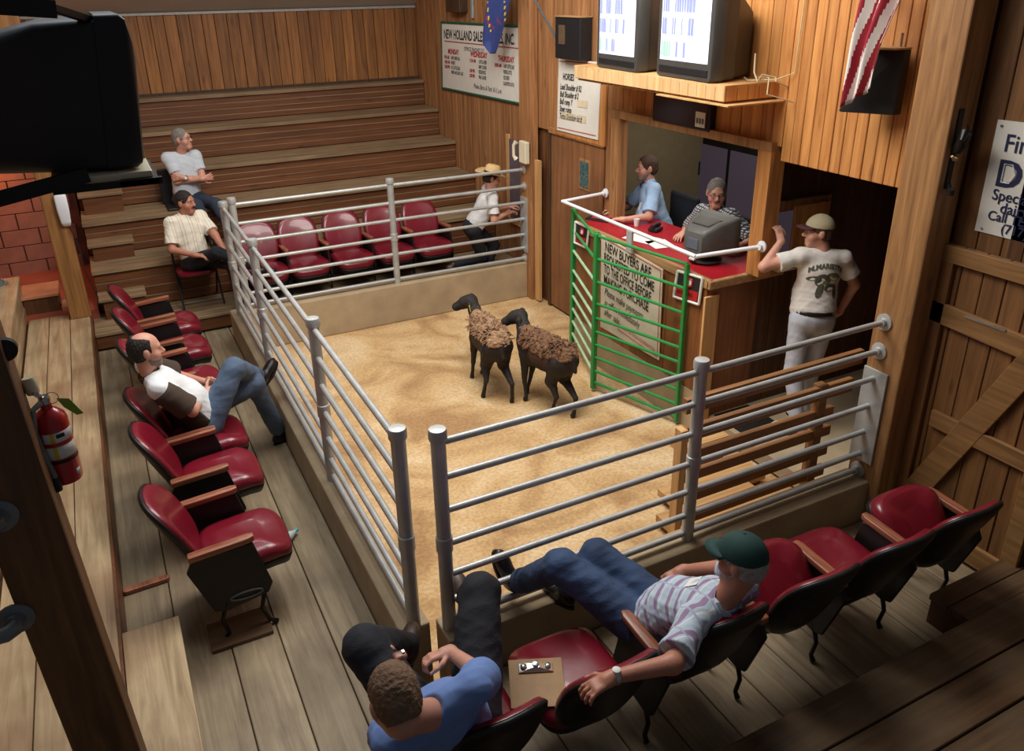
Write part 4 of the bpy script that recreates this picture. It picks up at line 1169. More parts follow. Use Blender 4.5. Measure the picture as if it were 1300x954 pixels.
# ------------------------------------------------------------------ implicit surfaces (people, sheep, clothes)
class SDF:
    """smooth unions of tapered limbs and ellipsoids, meshed into ONE continuous surface"""
    def __init__(s, h=.007): s.ops, s.h, s.lo, s.hi = [], h, np.full(3, 1e9), np.full(3, -1e9)
    def _b(s, pts, r):
        for p in pts:
            s.lo = np.minimum(s.lo, np.array(p) - r); s.hi = np.maximum(s.hi, np.array(p) + r)
    def cap(s, a, b, ra, rb, k=.02, flat=0):
        s._b((a, b), max(ra, rb) + .01); s.ops.append(('c', np.array(a, float), np.array(b, float), ra, rb, k, flat)); return s
    def ell(s, c, r, fr=None, k=.02):
        fr = np.eye(3) if fr is None else np.array([list(q) for q in fr])
        s._b((c,), max(r) + .01); s.ops.append(('e', np.array(c, float), np.array(r, float), fr, k)); return s
    def sub(s, c, r, fr=None, k=.01):
        fr = np.eye(3) if fr is None else np.array([list(q) for q in fr])
        s.ops.append(('s', np.array(c, float), np.array(r, float), fr, k)); return s
    def cut(s, n, p, rad=None):
        """remove everything on the side n points to (optionally only near p)"""
        s.ops.append(('p', np.array(Vector(n).normalized()), np.array(p, float), rad)); return s
    def shell(s, t): s.ops.append(('h', t)); return s
    def build(s, name, mat, parent=None, wr=0, wf=30, smooth=True, hole=None):
        h = s.h
        lo = s.lo - 3 * h
        n = np.ceil((s.hi + 3 * h - lo) / h).astype(int) + 1
        D = np.full(n, .5, np.float32)
        ax = [(lo[i] + h * np.arange(n[i])).astype(np.float32) for i in range(3)]
        def reg(a, b):
            i0 = np.clip(np.floor((a - lo) / h).astype(int), 0, n); i1 = np.clip(np.ceil((b - lo) / h).astype(int) + 1, 0, n)
            sl = tuple(slice(i0[i], max(i1[i], i0[i])) for i in range(3))
            return sl, (ax[0][sl[0]][:, None, None], ax[1][sl[1]][None, :, None], ax[2][sl[2]][None, None, :])
        def elld(g, c, r, fr):
            q = [(g[0] - c[0]) * fr[i][0] + (g[1] - c[1]) * fr[i][1] + (g[2] - c[2]) * fr[i][2] for i in range(3)]
            k0 = np.sqrt(sum((q[i] / r[i]) ** 2 for i in range(3))); k1 = np.sqrt(sum((q[i] / r[i] ** 2) ** 2 for i in range(3))) + 1e-6
            return k0 * (k0 - 1) / k1
        for o in s.ops:
            if o[0] == 'c':
                _, a, b, ra, rb, k, flat = o
                m = max(ra, rb) + k + 4 * h
                sl, g = reg(np.minimum(a, b) - m, np.maximum(a, b) + m)
                ab = b - a; L = max(np.sqrt((ab ** 2).sum()), 1e-6)
                t = ((g[0] - a[0]) * ab[0] + (g[1] - a[1]) * ab[1] + (g[2] - a[2]) * ab[2]) / L ** 2
                tc = np.clip(t, 0, 1)
                d = np.sqrt((g[0] - a[0] - ab[0] * tc) ** 2 + (g[1] - a[1] - ab[1] * tc) ** 2 + (g[2] - a[2] - ab[2] * tc) ** 2) - (ra + (rb - ra) * tc)
                if flat: d = np.maximum(d, (t - 1) * L)
            elif o[0] == 'e':
                _, c, r, fr, k = o
                m = max(r) + k + 4 * h
                sl, g = reg(c - m, c + m); d = elld(g, c, r, fr)
            elif o[0] == 's':
                _, c, r, fr, k = o
                m = max(r) + k + 2 * h
                sl, g = reg(c - m, c + m); d = -elld(g, c, r, fr)
                A = D[sl]; hh = np.maximum(k - np.abs(A - d), 0) / k
                D[sl] = np.maximum(A, d) + hh * hh * k * .25
                continue
            elif o[0] == 'p':
                _, nn, p, rad = o
                if rad: sl, g = reg(p - rad, p + rad)
                else: sl, g = reg(lo, lo + n * h)
                d = (g[0] - p[0]) * nn[0] + (g[1] - p[1]) * nn[1] + (g[2] - p[2]) * nn[2]
                if rad: d = np.minimum(d, rad - np.sqrt((g[0] - p[0]) ** 2 + (g[1] - p[1]) ** 2 + (g[2] - p[2]) ** 2))
                D[sl] = np.maximum(D[sl], d)
                continue
            elif o[0] == 'h':
                D = np.maximum(D, -(D + o[1])); continue
            A = D[sl]; hh = np.maximum(k - np.abs(A - d), 0) / k
            D[sl] = np.minimum(A, d) - hh * hh * k * .25
        # surface nets
        S = D < 0
        c = [S[i:n[0] - 1 + i, j:n[1] - 1 + j, k:n[2] - 1 + k] for i in (0, 1) for j in (0, 1) for k in (0, 1)]
        tot = sum(x.astype(np.int8) for x in c)
        act = np.argwhere((tot > 0) & (tot < 8))
        ids = np.full(n - 1, -1, np.int32); ids[tuple(act.T)] = np.arange(len(act))
        acc = np.zeros((len(act), 3)); cnt = np.zeros(len(act))
        cr = [(i, j, k) for i in (0, 1) for j in (0, 1) for k in (0, 1)]
        vals = {q: D[act[:, 0] + q[0], act[:, 1] + q[1], act[:, 2] + q[2]] for q in cr}
        for q in cr:
            for e in range(3):
                if q[e]: continue
                w = list(q); w[e] = 1; w = tuple(w)
                a, b = vals[q], vals[w]; mk = (a < 0) != (b < 0)
                t = np.where(mk, a / np.where(mk, a - b, 1), 0)
                pos = np.array(q, float)[None].repeat(len(act), 0); pos[:, e] += t
                acc += pos * mk[:, None]; cnt += mk
        v = lo + h * (act + acc / cnt[:, None])
        quads = []
        for e in range(3):
            a1, a2 = [(1, 2), (2, 0), (0, 1)][e]
            sh = list(n); 
            s0 = [slice(None)] * 3; s1 = [slice(None)] * 3
            s0[e] = slice(0, n[e] - 1); s1[e] = slice(1, n[e])
            ch = np.argwhere(S[tuple(s0)] != S[tuple(s1)])
            ch = ch[(ch[:, a1] > 0) & (ch[:, a2] > 0) & (ch[:, a1] < n[a1] - 1) & (ch[:, a2] < n[a2] - 1)]
            def idx(d1, d2):
                q = ch.copy(); q[:, a1] -= d1; q[:, a2] -= d2
                return ids[tuple(q.T)]
            Q = np.stack([idx(1, 1), idx(0, 1), idx(0, 0), idx(1, 0)], 1)
            ins = S[tuple(ch.T)]
            Q[~ins] = Q[~ins][:, ::-1]
            quads.append(Q)
        Q = np.concatenate(quads); Q = Q[(Q >= 0).all(1)]
        me = bpy.data.meshes.new(name)
        me.vertices.add(len(v)); me.vertices.foreach_set('co', v.astype(np.float32).ravel())
        me.loops.add(len(Q) * 4); me.loops.foreach_set('vertex_index', Q.ravel().astype(np.int32))
        me.polygons.add(len(Q)); me.polygons.foreach_set('loop_start', np.arange(0, len(Q) * 4, 4, dtype=np.int32)); me.polygons.foreach_set('loop_total', np.full(len(Q), 4, np.int32))
        me.update(calc_edges=True); me.validate()
        if wr:
            nr = np.empty(len(me.vertices) * 3, np.float32); me.vertices.foreach_get('normal', nr); nr = nr.reshape(-1, 3)
            co = np.empty(len(me.vertices) * 3, np.float32); me.vertices.foreach_get('co', co); co = co.reshape(-1, 3)
            me.vertices.foreach_set('co', (co + nr * (wr * wrinkle(co, wf))[:, None]).astype(np.float32).ravel())
            me.update()
        o = (wlink if parent else link)(name, me, mat, parent, smooth)
        return o
_rs = np.random.RandomState(3)
_K = _rs.normal(size=(14, 3)); _K /= np.linalg.norm(_K, axis=1)[:, None]
_P = _rs.uniform(0, 6.28, 14)
def wrinkle(p, f):
    w = p * f + .9 * np.sin(p[:, [1, 2, 0]] * f * .6 + 1.3)
    r = np.zeros(len(p))
    for i in range(14):
        s_ = 1 + (i % 4) * .8
        r += (1 - 2 * np.abs(np.sin((w @ _K[i]) * s_ + _P[i]))) / s_ if i % 2 else np.sin((w @ _K[i]) * s_ + _P[i]) / s_
    return r / 4

def ik(a, t, l1, l2, pole):
    a, t, pole = Vector(a), Vector(t), Vector(pole)
    d = t - a; L = min(d.length, (l1 + l2) * .995); L = max(L, abs(l1 - l2) * 1.05 + .02); d.normalize(); t = a + d * L
    x = (l1 * l1 - l2 * l2 + L * L) / (2 * L); y = math.sqrt(max(l1 * l1 - x * x, 0))
    p = pole - d * pole.dot(d)
    if p.length < 1e-4: p = Z.cross(d)
    return a + d * x + p.normalized() * y, t

def hand(S, w, d, pn, side, curl=.35, sc=1.0, spread=.16):
    """palm and five separate fingers; side +1: thumb towards d x pn"""
    d = Vector(d).normalized(); pn = Vector(pn); pn = (pn - d * pn.dot(d)).normalized(); sd = d.cross(pn) * side
    q = lambda a, b, c: w + (d * a + sd * b + pn * c) * sc
    S.cap(w, q(.03, 0, 0), .026 * sc, .028 * sc, .02)
    for b in (-.024, -.008, .008, .024): S.cap(q(.02, b * .8, 0), q(.085, b * 1.05, .002), .0145 * sc, .0125 * sc, .012)
    for i, (b, L) in enumerate(((.028, .068), (.0095, .076), (-.0095, .071), (-.028, .056))):
        p = q(.088, b * 1.05, .003); ang = curl * .6; a = spread * b / .028
        dirv = (d * math.cos(a) + sd * math.sin(a)).normalized()
        for sgl, r in ((.45, .0095), (.32, .0088), (.25, .0080)):
            v = dirv * math.cos(ang) + pn * math.sin(ang); e = p + v * (L * sgl * sc)
            S.cap(p, e, r * sc, r * .93 * sc, .004); p = e; ang += curl * 1.15
    p = q(.022, .026, .006)
    for (a, b, c, L, r) in ((.6, .75, .25, .045, .0125), (.88, .35, .35, .034, .0105), (.95, .1, .45, .026, .0092)):
        e = p + (d * a + sd * b + pn * c).normalized() * (L * sc); S.cap(p, e, r * sc, r * .92 * sc, .008); p = e

def person(label, hip, neck, tf, head, hf, hu=Z, arms=None, legs=None, skin='skin', shirt='tee', shirt_mat=None, pants_mat=None, shoe_mat='leather_black',
           sleeve=.55, bulk=0.0, untuck=False, h=.0065, sc=1.0, hair=None, hair_style='short', wr=.006, group=None, pale_legs=True, hem=None, collar=False, sleeve_r=0.0, lr=1.0, cap_cut=None):
    hip, neck, head = Vector(hip), Vector(neck), Vector(head)
    root = empty('person', (hip.x, hip.y, min([hip.z] + [Vector(l['ankle']).z for l in (legs or [])])), label, 'person', group)
    up = (neck - hip).normalized()
    tf = Vector(tf); tf = (tf - up * tf.dot(up)).normalized(); lf = up.cross(tf)
    T = (lf, tf, up)
    P = lambda a, b, c: hip + (lf * a + tf * b + up * c) * sc
    tl = (neck - hip).length / .52
    sh = [neck + (lf * sx * .17 - up * .045) * sc for sx in (1, -1)]
    # arms: [left, right]
    A = []
    for i, a in enumerate(arms):
        el, wrp = ik(sh[i], a['w'], .285 * sc, .255 * sc, a['pole'])
        A.append((sh[i], el, wrp, a))
    LG = []
    for i, l in enumerate(legs or []):
        hj = P((.09, -.09)[i], 0, -.02)
        kn, an = (Vector(l['knee']), Vector(l['ankle'])) if 'knee' in l else ik(hj, l['ankle'], .435 * sc, .42 * sc, l['pole'])
        LG.append((hj, kn, an, l))
    hf = Vector(hf).normalized(); hu = Vector(hu); hu = (hu - hf * hu.dot(hf)).normalized(); hr = hf.cross(hu)
    F = (hr, hf, hu)
    H = lambda r, f, u: head + (hr * r + hf * f + hu * u) * sc
    # --- body
    S = SDF(h)
    S.ell(P(0, 0, .08 * tl), [.13 * sc, .095 * sc, .13 * sc], T, .04); S.ell(P(0, .0, .33 * tl), [.145 * sc, .10 * sc, .16 * sc], T, .05)
    S.cap(sh[0] - lf * .02, sh[1] + lf * .02, .045 * sc, .045 * sc, .04)
    S.cap(neck - up * .03, H(0, -.02, -.06), .058 * sc, .054 * sc, .03)
    S.ell(H(0, -.008, .028), [.077 * sc, .098 * sc, .094 * sc], F, .01)
    S.ell(H(0, .022, -.045), [.062 * sc, .070 * sc, .078 * sc], F, .03)
    S.cap(H(-.015, .070, -.098), H(.015, .070, -.098), .021 * sc, .021 * sc, .03)
    S.cap(H(-.035, .078, .026), H(.035, .078, .026), .014 * sc, .014 * sc, .02)
    S.ell(H(.045, .055, -.03), [.026 * sc, .028 * sc, .028 * sc], F, .03); S.ell(H(-.045, .055, -.03), [.026 * sc, .028 * sc, .028 * sc], F, .03)
    for e in (1, -1): S.sub(H(.032 * e, .103, .006), [.017 * sc, .016 * sc, .013 * sc], F, .012)
    S.cap(H(0, .088, .014), H(0, .112, -.024), .008 * sc, .0135 * sc, .014)
    S.cap(H(.012, .100, -.030), H(-.012, .100, -.030), .008 * sc, .008 * sc, .008)
    S.cap(H(-.020, .088, -.058), H(.020, .088, -.058), .0075 * sc, .0075 * sc, .006); S.cap(H(-.017, .086, -.070), H(.017, .086, -.070), .008 * sc, .008 * sc, .006)
    for e in (1, -1): S.ell(H(.080 * e, -.008, -.004), [.011 * sc, .020 * sc, .032 * sc], F, .012)
    for (s0, el, w, a) in A:
        S.cap(s0, el, .047 * sc, .040 * sc, .03); S.cap(el, w, .041 * sc, .026 * sc, .02)
        hd = Vector(a.get('hd', w - el)); hand(S, w, hd, a.get('pn', (0, 0, -1)), a.get('side', 1), a.get('curl', .4), sc * a.get('hs', 1.0))
    for (hj, kn, an, l) in LG:
        S.cap(hj, kn, .065 * sc, .048 * sc, .04); S.cap(kn, an, .046 * sc, .032 * sc, .03)
    body = S.build('body', M[skin], root)
    # eyes
    for e in (1, -1):
        m = MB(); m.lathe(H(.032 * e, .079, .008), hf, [(.002, -.006), (.0105, 0), (.0085, .008), (.002, .0115)], 10); eye_ = m.build('eye', M['eye_white'], root, smooth=True, world=True)
        m = MB(); m.lathe(H(.032 * e, .0895, .007), hf, [(.0058, 0), (.004, .0025)], 10); m.build('pupil', M['eye_dark'], eye_, smooth=True, world=True)
    # --- shirt
    if shirt_mat:
        S = SDF(h + .0005)
        b = bulk
        S.ell(P(0, .005 + b * .4, .06 * tl), [(.158 + b * .6) * sc, (.118 + b) * sc, .14 * sc], T, .06)
        S.ell(P(0, .02 + b * .6, .19 * tl), [(.155 + b * .7) * sc, (.115 + b) * sc, .16 * sc], T, .06)
        S.ell(P(0, .01, .36 * tl), [.172 * sc, .118 * sc, .165 * sc], T, .06)
        S.cap(sh[0] - lf * .01, sh[1] + lf * .01, .060 * sc, .060 * sc, .05)
        for s0 in sh: S.cap(neck - up * .02 + (s0 - neck) * .2, s0 + up * .01, .052 * sc, .052 * sc, .04)
        for (s0, el, w, a) in A:
            end = s0 + (el - s0) * sleeve if sleeve <= 1 else el + (w - el) * (sleeve - 1)
            if sleeve > 1: S.cap(s0, el, .062 * sc, .054 * sc, .04); S.cap(el, end, .054 * sc, .046 * sc, .02, 1)
            else: S.cap(s0, end, .062 * sc, (.062 + sleeve_r) * sc, .04, 1)
        if hem is None: hem = -.10 if untuck else .00
        S.cut(-up, P(0, 0, hem))
        S.sub(neck + up * .062 * sc + tf * .022, [.066 * sc, .075 * sc, .075 * sc], T, .006)
        shirt_ = S.build('shirt', shirt_mat if not isinstance(shirt_mat, str) else M[shirt_mat], root, wr=wr, wf=22)
        if collar:
            cm = MB(); pts = []
            for k in range(13):
                t = -2.6 + 5.2 * k / 12
                pts.append((math.sin(t), math.cos(t)))
            r0 = [neck + (lf * x * .064 + tf * (y * .066 + .004) + up * (.008 + (-.03 if y > .5 else 0))) * sc for x, y in pts]
            r1 = [neck + (lf * x * .061 + tf * (y * .062 + .002) + up * (.045 + (-.028 if y > .5 else 0))) * sc for x, y in pts]
            r2 = [neck + (lf * x * .082 + tf * (y * .084 + .002) + up * (.005 + (-.04 if y > .5 else 0))) * sc for x, y in pts]
            n = len(pts)
            cm.add(r0 + r1 + r2, [(k, k + 1, n + k + 1, n + k) for k in range(n - 1)] + [(n + k, n + k + 1, 2 * n + k + 1, 2 * n + k) for k in range(n - 1)])
            o = cm.build('collar', shirt_mat if not isinstance(shirt_mat, str) else M[shirt_mat], shirt_, smooth=True, world=True)
            o.modifiers.new('solid', 'SOLIDIFY').thickness = .004
    # --- trousers and shoes
    if pants_mat and LG:
        S = SDF(h + .0005)
        S.ell(P(0, 0, .0), [.163 * sc, .125 * sc, .13 * sc], T, .05)
        S.cut(up, P(0, 0, .07 if not untuck else .04))
        for (hj, kn, an, l) in LG:
            S.cap(hj, kn, .092 * sc * lr, .072 * sc * lr, .04)
            S.cap(kn, an + (kn - an).normalized() * .015, .071 * sc * lr, .057 * sc * (lr * .5 + .5), .03, 1)
        S.build('trousers', M[pants_mat], root, wr=wr * 1.1, wf=17)
        for (hj, kn, an, l) in LG:
            td = Vector(l['toe']).normalized(); dn = (an - kn).normalized() if 'dn' not in l else Vector(l['dn']).normalized()
            dn = (dn - td * dn.dot(td)).normalized()
            S = SDF(h); sd = td.cross(dn)
            fr = (sd, td, dn)
            S.cap(an - dn * .01, an + dn * .04, .042 * sc, .042 * sc, .02)
            S.ell(an + (td * -.01 + dn * .055) * sc, [.040 * sc, .062 * sc, .040 * sc], fr, .03)
            S.ell(an + (td * .10 + dn * .062) * sc, [.047 * sc, .095 * sc, .040 * sc], fr, .04)
            S.cut(dn, an + dn * .088 * sc)
            shoe_ = S.build('shoe', M[shoe_mat], root)
            m = MB(); n = 18
            o_ = an + dn * .086 * sc + td * .06 * sc
            ring = [o_ + td * (.132 * sc * math.cos(2 * PI * k / n)) + sd * ((.050 if math.cos(2 * PI * k / n) > -.2 else .040) * sc * math.sin(2 * PI * k / n)) for k in range(n)]
            m.loft([ring, [q + dn * .018 * sc for q in ring]]); m.build('sole', M['black_metal'], shoe_, world=True, bevel=.003)
    # --- hair
    if hair:
        S = SDF(.005)
        S.ell(H(0, -.012, .032), [.083 * sc, .104 * sc, .100 * sc], F, .01)
        S.ell(H(0, -.045, -.02), [.070 * sc, .062 * sc, .070 * sc], F, .03)
        nn = (hf * 1.0 - hu * .75).normalized(); S.cut(nn, head + nn * .030 * sc)
        S.cut(-hu, H(0, 0, -.062)); 
        S.cut(hf - hu * .1, H(0, .068, 0))
        for e in (1, -1): S.sub(H(.088 * e, .0, -.012), [.022 * sc, .026 * sc, .034 * sc], F, .006)
        if hair_style == 'bald': S.sub(H(0, .045, .125), [.070 * sc, .125 * sc, .062 * sc], F, .01); S.cut(hf, H(0, .028, 0))
        if cap_cut is not None: S.cut(hu, H(0, 0, cap_cut))
        S.build('hair', M[hair] if isinstance(hair, str) else hair, root, wr=.004, wf=90)
        for e in (1, -1):
            m = MB(); m.tube([H(.018 * e, .094, .026), H(.034 * e, .091, .031), H(.048 * e, .080, .026)], [.003, .0042, .003], 6)
            m.build('eyebrow', M[hair] if isinstance(hair, str) else hair, root, smooth=True, world=True)
    return root, H, F, P, T, A, LG

def moustache(root, H, mat, w=.026, d=.014):
    m = MB(); m.tube([H(-w, .088, -.054), H(-w * .5, .102, -.045), H(0, .106, -.043), H(w * .5, .102, -.045), H(w, .088, -.054)], [.005, .0085, .008, .0085, .005], 8)
    m.build('moustache', mat, root, smooth=True, world=True)
def beard(root, H, F, mat):
    S = SDF(.005)
    S.ell(H(0, .024, -.050), [.066, .074, .080], F, .02); S.cap(H(-.015, .073, -.102), H(.015, .073, -.102), .022, .022, .03)
    hr, hf, hu = F
    S.cut(hu, H(0, 0, -.030)); S.sub(H(0, .10, -.048), [.026, .03, .016], F, .006)
    S.cut(-hf, H(0, .0, 0)); S.sub(H(0, .06, -.16), [.05, .06, .03], F, .01)
    S.build('beard', mat, root, wr=.002, wf=120)
def glasses(root, H, F, mat='black_metal'):
    m = MB(); hr, hf, hu = F
    for e in (1, -1):
        m.tube([H(.034 * e, .100, .006) + hr * .022 * math.cos(a) + hu * .015 * math.sin(a) for a in [k * PI / 6 for k in range(13)]], .0018, 6)
        m.tube([H(.056 * e, .100, .010), H(.078 * e, .06, .010), H(.084 * e, .0, .012)], .002, 6)
    m.tube([H(-.012, .101, .010), H(0, .106, .012), H(.012, .101, .010)], .0018, 6)
    o = m.build('glasses', M[mat], root, smooth=True, world=True)
def ballcap(root, H, F, mat, brim_mat, sc=1.0, lift=0):
    hr, hf, hu = F
    S = SDF(.005)
    S.ell(H(0, -.006, .034), [.088, .109, .103], F, .01); S.cut(-hu - hf * -.10, H(0, .0, .040 + lift))
    cap_ = S.build('cap', mat, root)
    m = MB(); n = 14; top, bot = [], []
    inner = [H(.082 * math.sin(a), -.006 + .100 * math.cos(a), .047 + lift + .010 * math.cos(a)) for a in [-1.15 + 2.3 * k / n for k in range(n + 1)]]
    outer = [H(.080 * math.sin(a) * 1.02, .052 + .118 * math.cos(a), .040 + lift + .010 * math.cos(a) - .012 * abs(math.sin(a))) for a in [-1.45 + 2.9 * k / n for k in range(n + 1)]]
    m.add(inner + outer, [(k, k + 1, n + 2 + k, n + 1 + k) for k in range(n)])
    o = m.build('cap_visor', brim_mat, cap_, smooth=True, world=True); o.modifiers.new('solid', 'SOLIDIFY').thickness = .004
    MB().lathe(H(0, -.006, .134), hu, [(.009, 0), (.006, .006)], 8).build('cap_button', mat, cap_, world=True)
def belt(root, P, mat='leather_black', z=.035, r=(.168, .130)):
    m = MB(); n = 28
    a = [P(r[0] * math.cos(2 * PI * k / n), r[1] * math.sin(2 * PI * k / n), z) for k in range(n)]
    b = [P(r[0] * math.cos(2 * PI * k / n), r[1] * math.sin(2 * PI * k / n), z + .035) for k in range(n)]
    m.add(a + b, [(k, (k + 1) % n, n + (k + 1) % n, n + k) for k in range(n)])
    o = m.build('belt', M[mat], root, smooth=True, world=True); o.modifiers.new('solid', 'SOLIDIFY').thickness = .006
def watch(root, A, i, mat='steel', face=None):
    s0, el, w, a = A[i]; d = (w - el).normalized()
    w_ = MB().lathe(w - d * .025, d, [(.029, 0), (.033, .003), (.033, .02), (.029, .023)], 18).build('wristwatch', M[mat], root, smooth=True, world=True)
    if face: MB().lathe(w - d * .014 + Vector(face) * .028, face, [(.017, 0), (.017, .008), (.014, .01)], 14).build('watch_face', M['paper'], w_, smooth=True, world=True)

def decal(R, P0, u, v_, nrm, polys, mat, name, off=.003):
    """flat print laid onto the shirt surface"""
    sh_ = [c for c in R[0].children if c.name.startswith('shirt')][0]
    me = sh_.data
    bv = BVHTree.FromPolygons([v.co for v in me.vertices], [p.vertices for p in me.polygons])
    vs, fs = [], []
    for poly in polys:
        b = len(vs)
        for (a, c) in poly:
            p = P0 + u * a + v_ * c
            hitp = bv.ray_cast(p + nrm * .4, -nrm)
            vs.append((hitp[0] if hitp[0] else p) + nrm * off)
        fs.append(tuple(range(b, len(vs))))
    me = bpy.data.meshes.new(name); me.from_pydata(vs, [], fs)
    return wlink(name, me, mat, R[0])
plain('hair_grey', (128, 122, 116), .8, noise=.25, nscale=60, bump=.6, bscale=150)
plain('hair_white', (166, 162, 156), .8, noise=.25, nscale=60, bump=.6, bscale=150)
plain('hair_dark', (34, 26, 22), .7, noise=.3, nscale=60, bump=.6, bscale=150)
plain('hair_brown', (70, 48, 34), .75, noise=.3, nscale=60, bump=.6, bscale=150)
plain('hair_light', (124, 96, 74), .8, noise=.2, nscale=60, bump=.6, bscale=150)
plain('stubble', (140, 122, 112), .8, noise=.2, nscale=90, bump=.6, bscale=150)
plain('denim', (58, 78, 112), .85, noise=.28, nscale=5, bump=.3, bscale=120)
plain('denim_faded', (86, 104, 128), .85, noise=.3, nscale=5, bump=.3, bscale=120)
plain('denim_dark', (44, 54, 70), .85, noise=.2, nscale=6, bump=.3, bscale=120)
plain('black_cloth', (32, 34, 42), .85, noise=.15, nscale=6, bump=.2, bscale=120)
plain('pale_denim', (186, 190, 200), .85, noise=.08, nscale=6, bump=.2, bscale=120)
plain('grey_tee', (196, 204, 212), .85, noise=.04, nscale=4)
plain('white_tee', (220, 214, 206), .85, noise=.04, nscale=4)
plain('white_shirt', (228, 230, 232), .8, noise=.03, nscale=4)
plain('blue_shirt', (158, 188, 222), .8, noise=.05, nscale=4)
plain('blue_tee', (110, 140, 200), .85, noise=.05, nscale=40)
plain('brown_tee', (70, 56, 46), .85, noise=.05, nscale=4)
plain('green_cap', (24, 62, 58), .8, noise=.1)
plain('khaki', (170, 160, 128), .85, noise=.15, nscale=12)
plain('maroon_cloth', (70, 28, 32), .8)
cream = bands('cream_striped', (232, 224, 206), [((1, .3, 0), 11, .12, (206, 196, 176), 0), ((1, .3, 0), 11, .05, (170, 156, 140), .3)])
check = bands('checked', (206, 208, 208), [((.2, 1, .1), 42, .42, (64, 68, 74), 0), ((.1, -.1, 1), 42, .42, (70, 74, 80), .3)])

def footpos(px, py, ax, v): return at(px, py, ax, v)
# 1 man in grey tee high on the bleachers
hip = V(-.15, 6.98, .86)
R1 = person('seated man in a light grey tee with arms crossed, high on the bleachers', hip, V(-.13, 7.02, 1.37), (.25, -1, 0), V(-.10, 6.98, 1.535), (.82, -.5, .12),
    arms=[dict(w=V(-.16, 6.80, 1.13), pole=(.8, .3, -.5), pn=(0, 1, 0), hd=(-.9, .1, .1), side=1, curl=.5), dict(w=V(.02, 6.77, 1.10), pole=(-.8, .3, -.5), pn=(0, 1, 0), hd=(.9, .1, .1), side=-1, curl=.5)],
    legs=[dict(ankle=V(.24, 6.42, .47), pole=(.3, -1, 1), toe=(.3, -1, 0)), dict(ankle=V(.02, 6.40, .47), pole=(.1, -1, 1), toe=(0, -1, 0))],
    shirt_mat='grey_tee', pants_mat='denim_dark', hair='hair_grey', skin='skin', sleeve=.6)
glasses(R1[0], R1[1], R1[2]); watch(R1[0], R1[5], 0, 'steel', (0, -1, 0))
ss = empty('stadium_seat', (-.18, 7.0, .765), 'black seat pad with backrest behind the man in the grey tee', 'seat')
MB().box((-.22, -.22, .002), (.22, .16, .03)).build('seat', M['black_plastic'], ss, bevel=.01)
MB().box((-.24, .165, .002), (.20, .20, .42)).build('backrest', M['black_plastic'], ss, bevel=.015)
# 2 man with moustache on the folding chair
R2 = person('moustached man in a cream short sleeved shirt on a folding chair by the corner post', V(-.27, 5.92, .40), V(-.30, 5.98, .89), (.4, -1, 0), V(-.27, 5.96, 1.035), (.75, -.65, -.02),
    arms=[dict(w=at(287, 322, 'y', 5.62), pole=(1, .2, -.6), pn=(0, 0, -1), hd=(.2, -1, -.2), side=-1), dict(w=at(247, 324, 'y', 5.64), pole=(-1, .3, -.6), pn=(0, 0, -1), hd=(.8, -.4, -.1), side=1)],
    legs=[dict(knee=V(.05, 5.56, .42), ankle=V(.10, 5.50, -.015), toe=(.2, -1, 0), dn=(0, 0, -1)), dict(knee=V(-.08, 5.53, .56), ankle=V(.30, 5.46, .36), toe=(.9, -.5, .1), dn=(0, .1, -1))],
    shirt_mat=cream, pants_mat='black_cloth', hair='hair_dark', skin='skin_tan', sleeve=.8, sleeve_r=.012, untuck=True, collar=True, wr=.007)
moustache(R2[0], R2[1], M['hair_dark'])
# 3 bald man in the left row
R3 = person('balding man in a white and brown shirt and faded jeans seated with crossed legs', V(-.70, 2.40, .28), V(-.99, 2.29, .745), (1, .12, 0), V(-.975, 2.285, .915), (1, .12, -.06),
    arms=[dict(w=at(262, 490, 'x', -.62) + V(0, .07, 0), pole=(-.4, .8, -.6), pn=(0, -1, -.3), hd=(.9, -.5, 0), side=-1, curl=.5), dict(w=at(262, 500, 'x', -.645), pole=(-.2, -1, -.5), pn=(0, 1, -.2), hd=(.8, .6, 0), side=1, curl=.5)],
    legs=[dict(knee=at(322, 486, 'x', -.285), ankle=V(-.13, 2.79, -.205), toe=(.8, .5, 0), dn=(0, 0, -1)), dict(knee=at(297, 468, 'x', -.43), ankle=at(328, 477, 'x', -.215), toe=(.6, .5, .6), dn=(.7, .3, -.6))], lr=1.1,
    shirt_mat='white_shirt', pants_mat='denim_faded', hair='hair_dark', hair_style='bald', sleeve=.8, sleeve_r=.02, bulk=.02, untuck=True, wr=.006)
beard(R3[0], R3[1], R3[2], M['stubble'])
T3 = R3[4]; P3 = R3[3]
for (s0, el, w, a) in R3[5]:     # brown sleeves
    S = SDF(.007); S.cap(s0 + (el - s0) * .16, s0 + (el - s0) * .84, .080, .094, .02, 1)
    S.sub(s0 + (el - s0) * .95, [.06, .06, .06], T3, .01)
    S.build('sleeve', M['brown_tee'], R3[0], wr=.004, wf=22)
S = SDF(.007)                    # brown side panel and lower back
S.ell(P3(0, .005, .06), [.176, .143, .145], T3, .06); S.ell(P3(0, .025, .19), [.174, .140, .165], T3, .06); S.ell(P3(0, .01, .34), [.177, .123, .15], T3, .06)
S.cut(T3[1], P3(0, .055, 0)); S.cut(T3[2], P3(0, 0, .33)); S.cut(-T3[2], P3(0, 0, -.09))
S.build('shirt_panel', M['brown_tee'], R3[0], wr=.004, wf=22)
S = SDF(.006); nk = V(-.99, 2.29, .745)
S.cap(nk - T3[2] * .02, nk + T3[2] * .012, .078, .070, .01); S.cut(T3[2], nk + T3[2] * .018 ); S.cut(-T3[2], nk - T3[2] * .03)
S.build('neck_band', M['brown_tee'], R3[0])
watch(R3[0], R3[5], 0, 'steel')
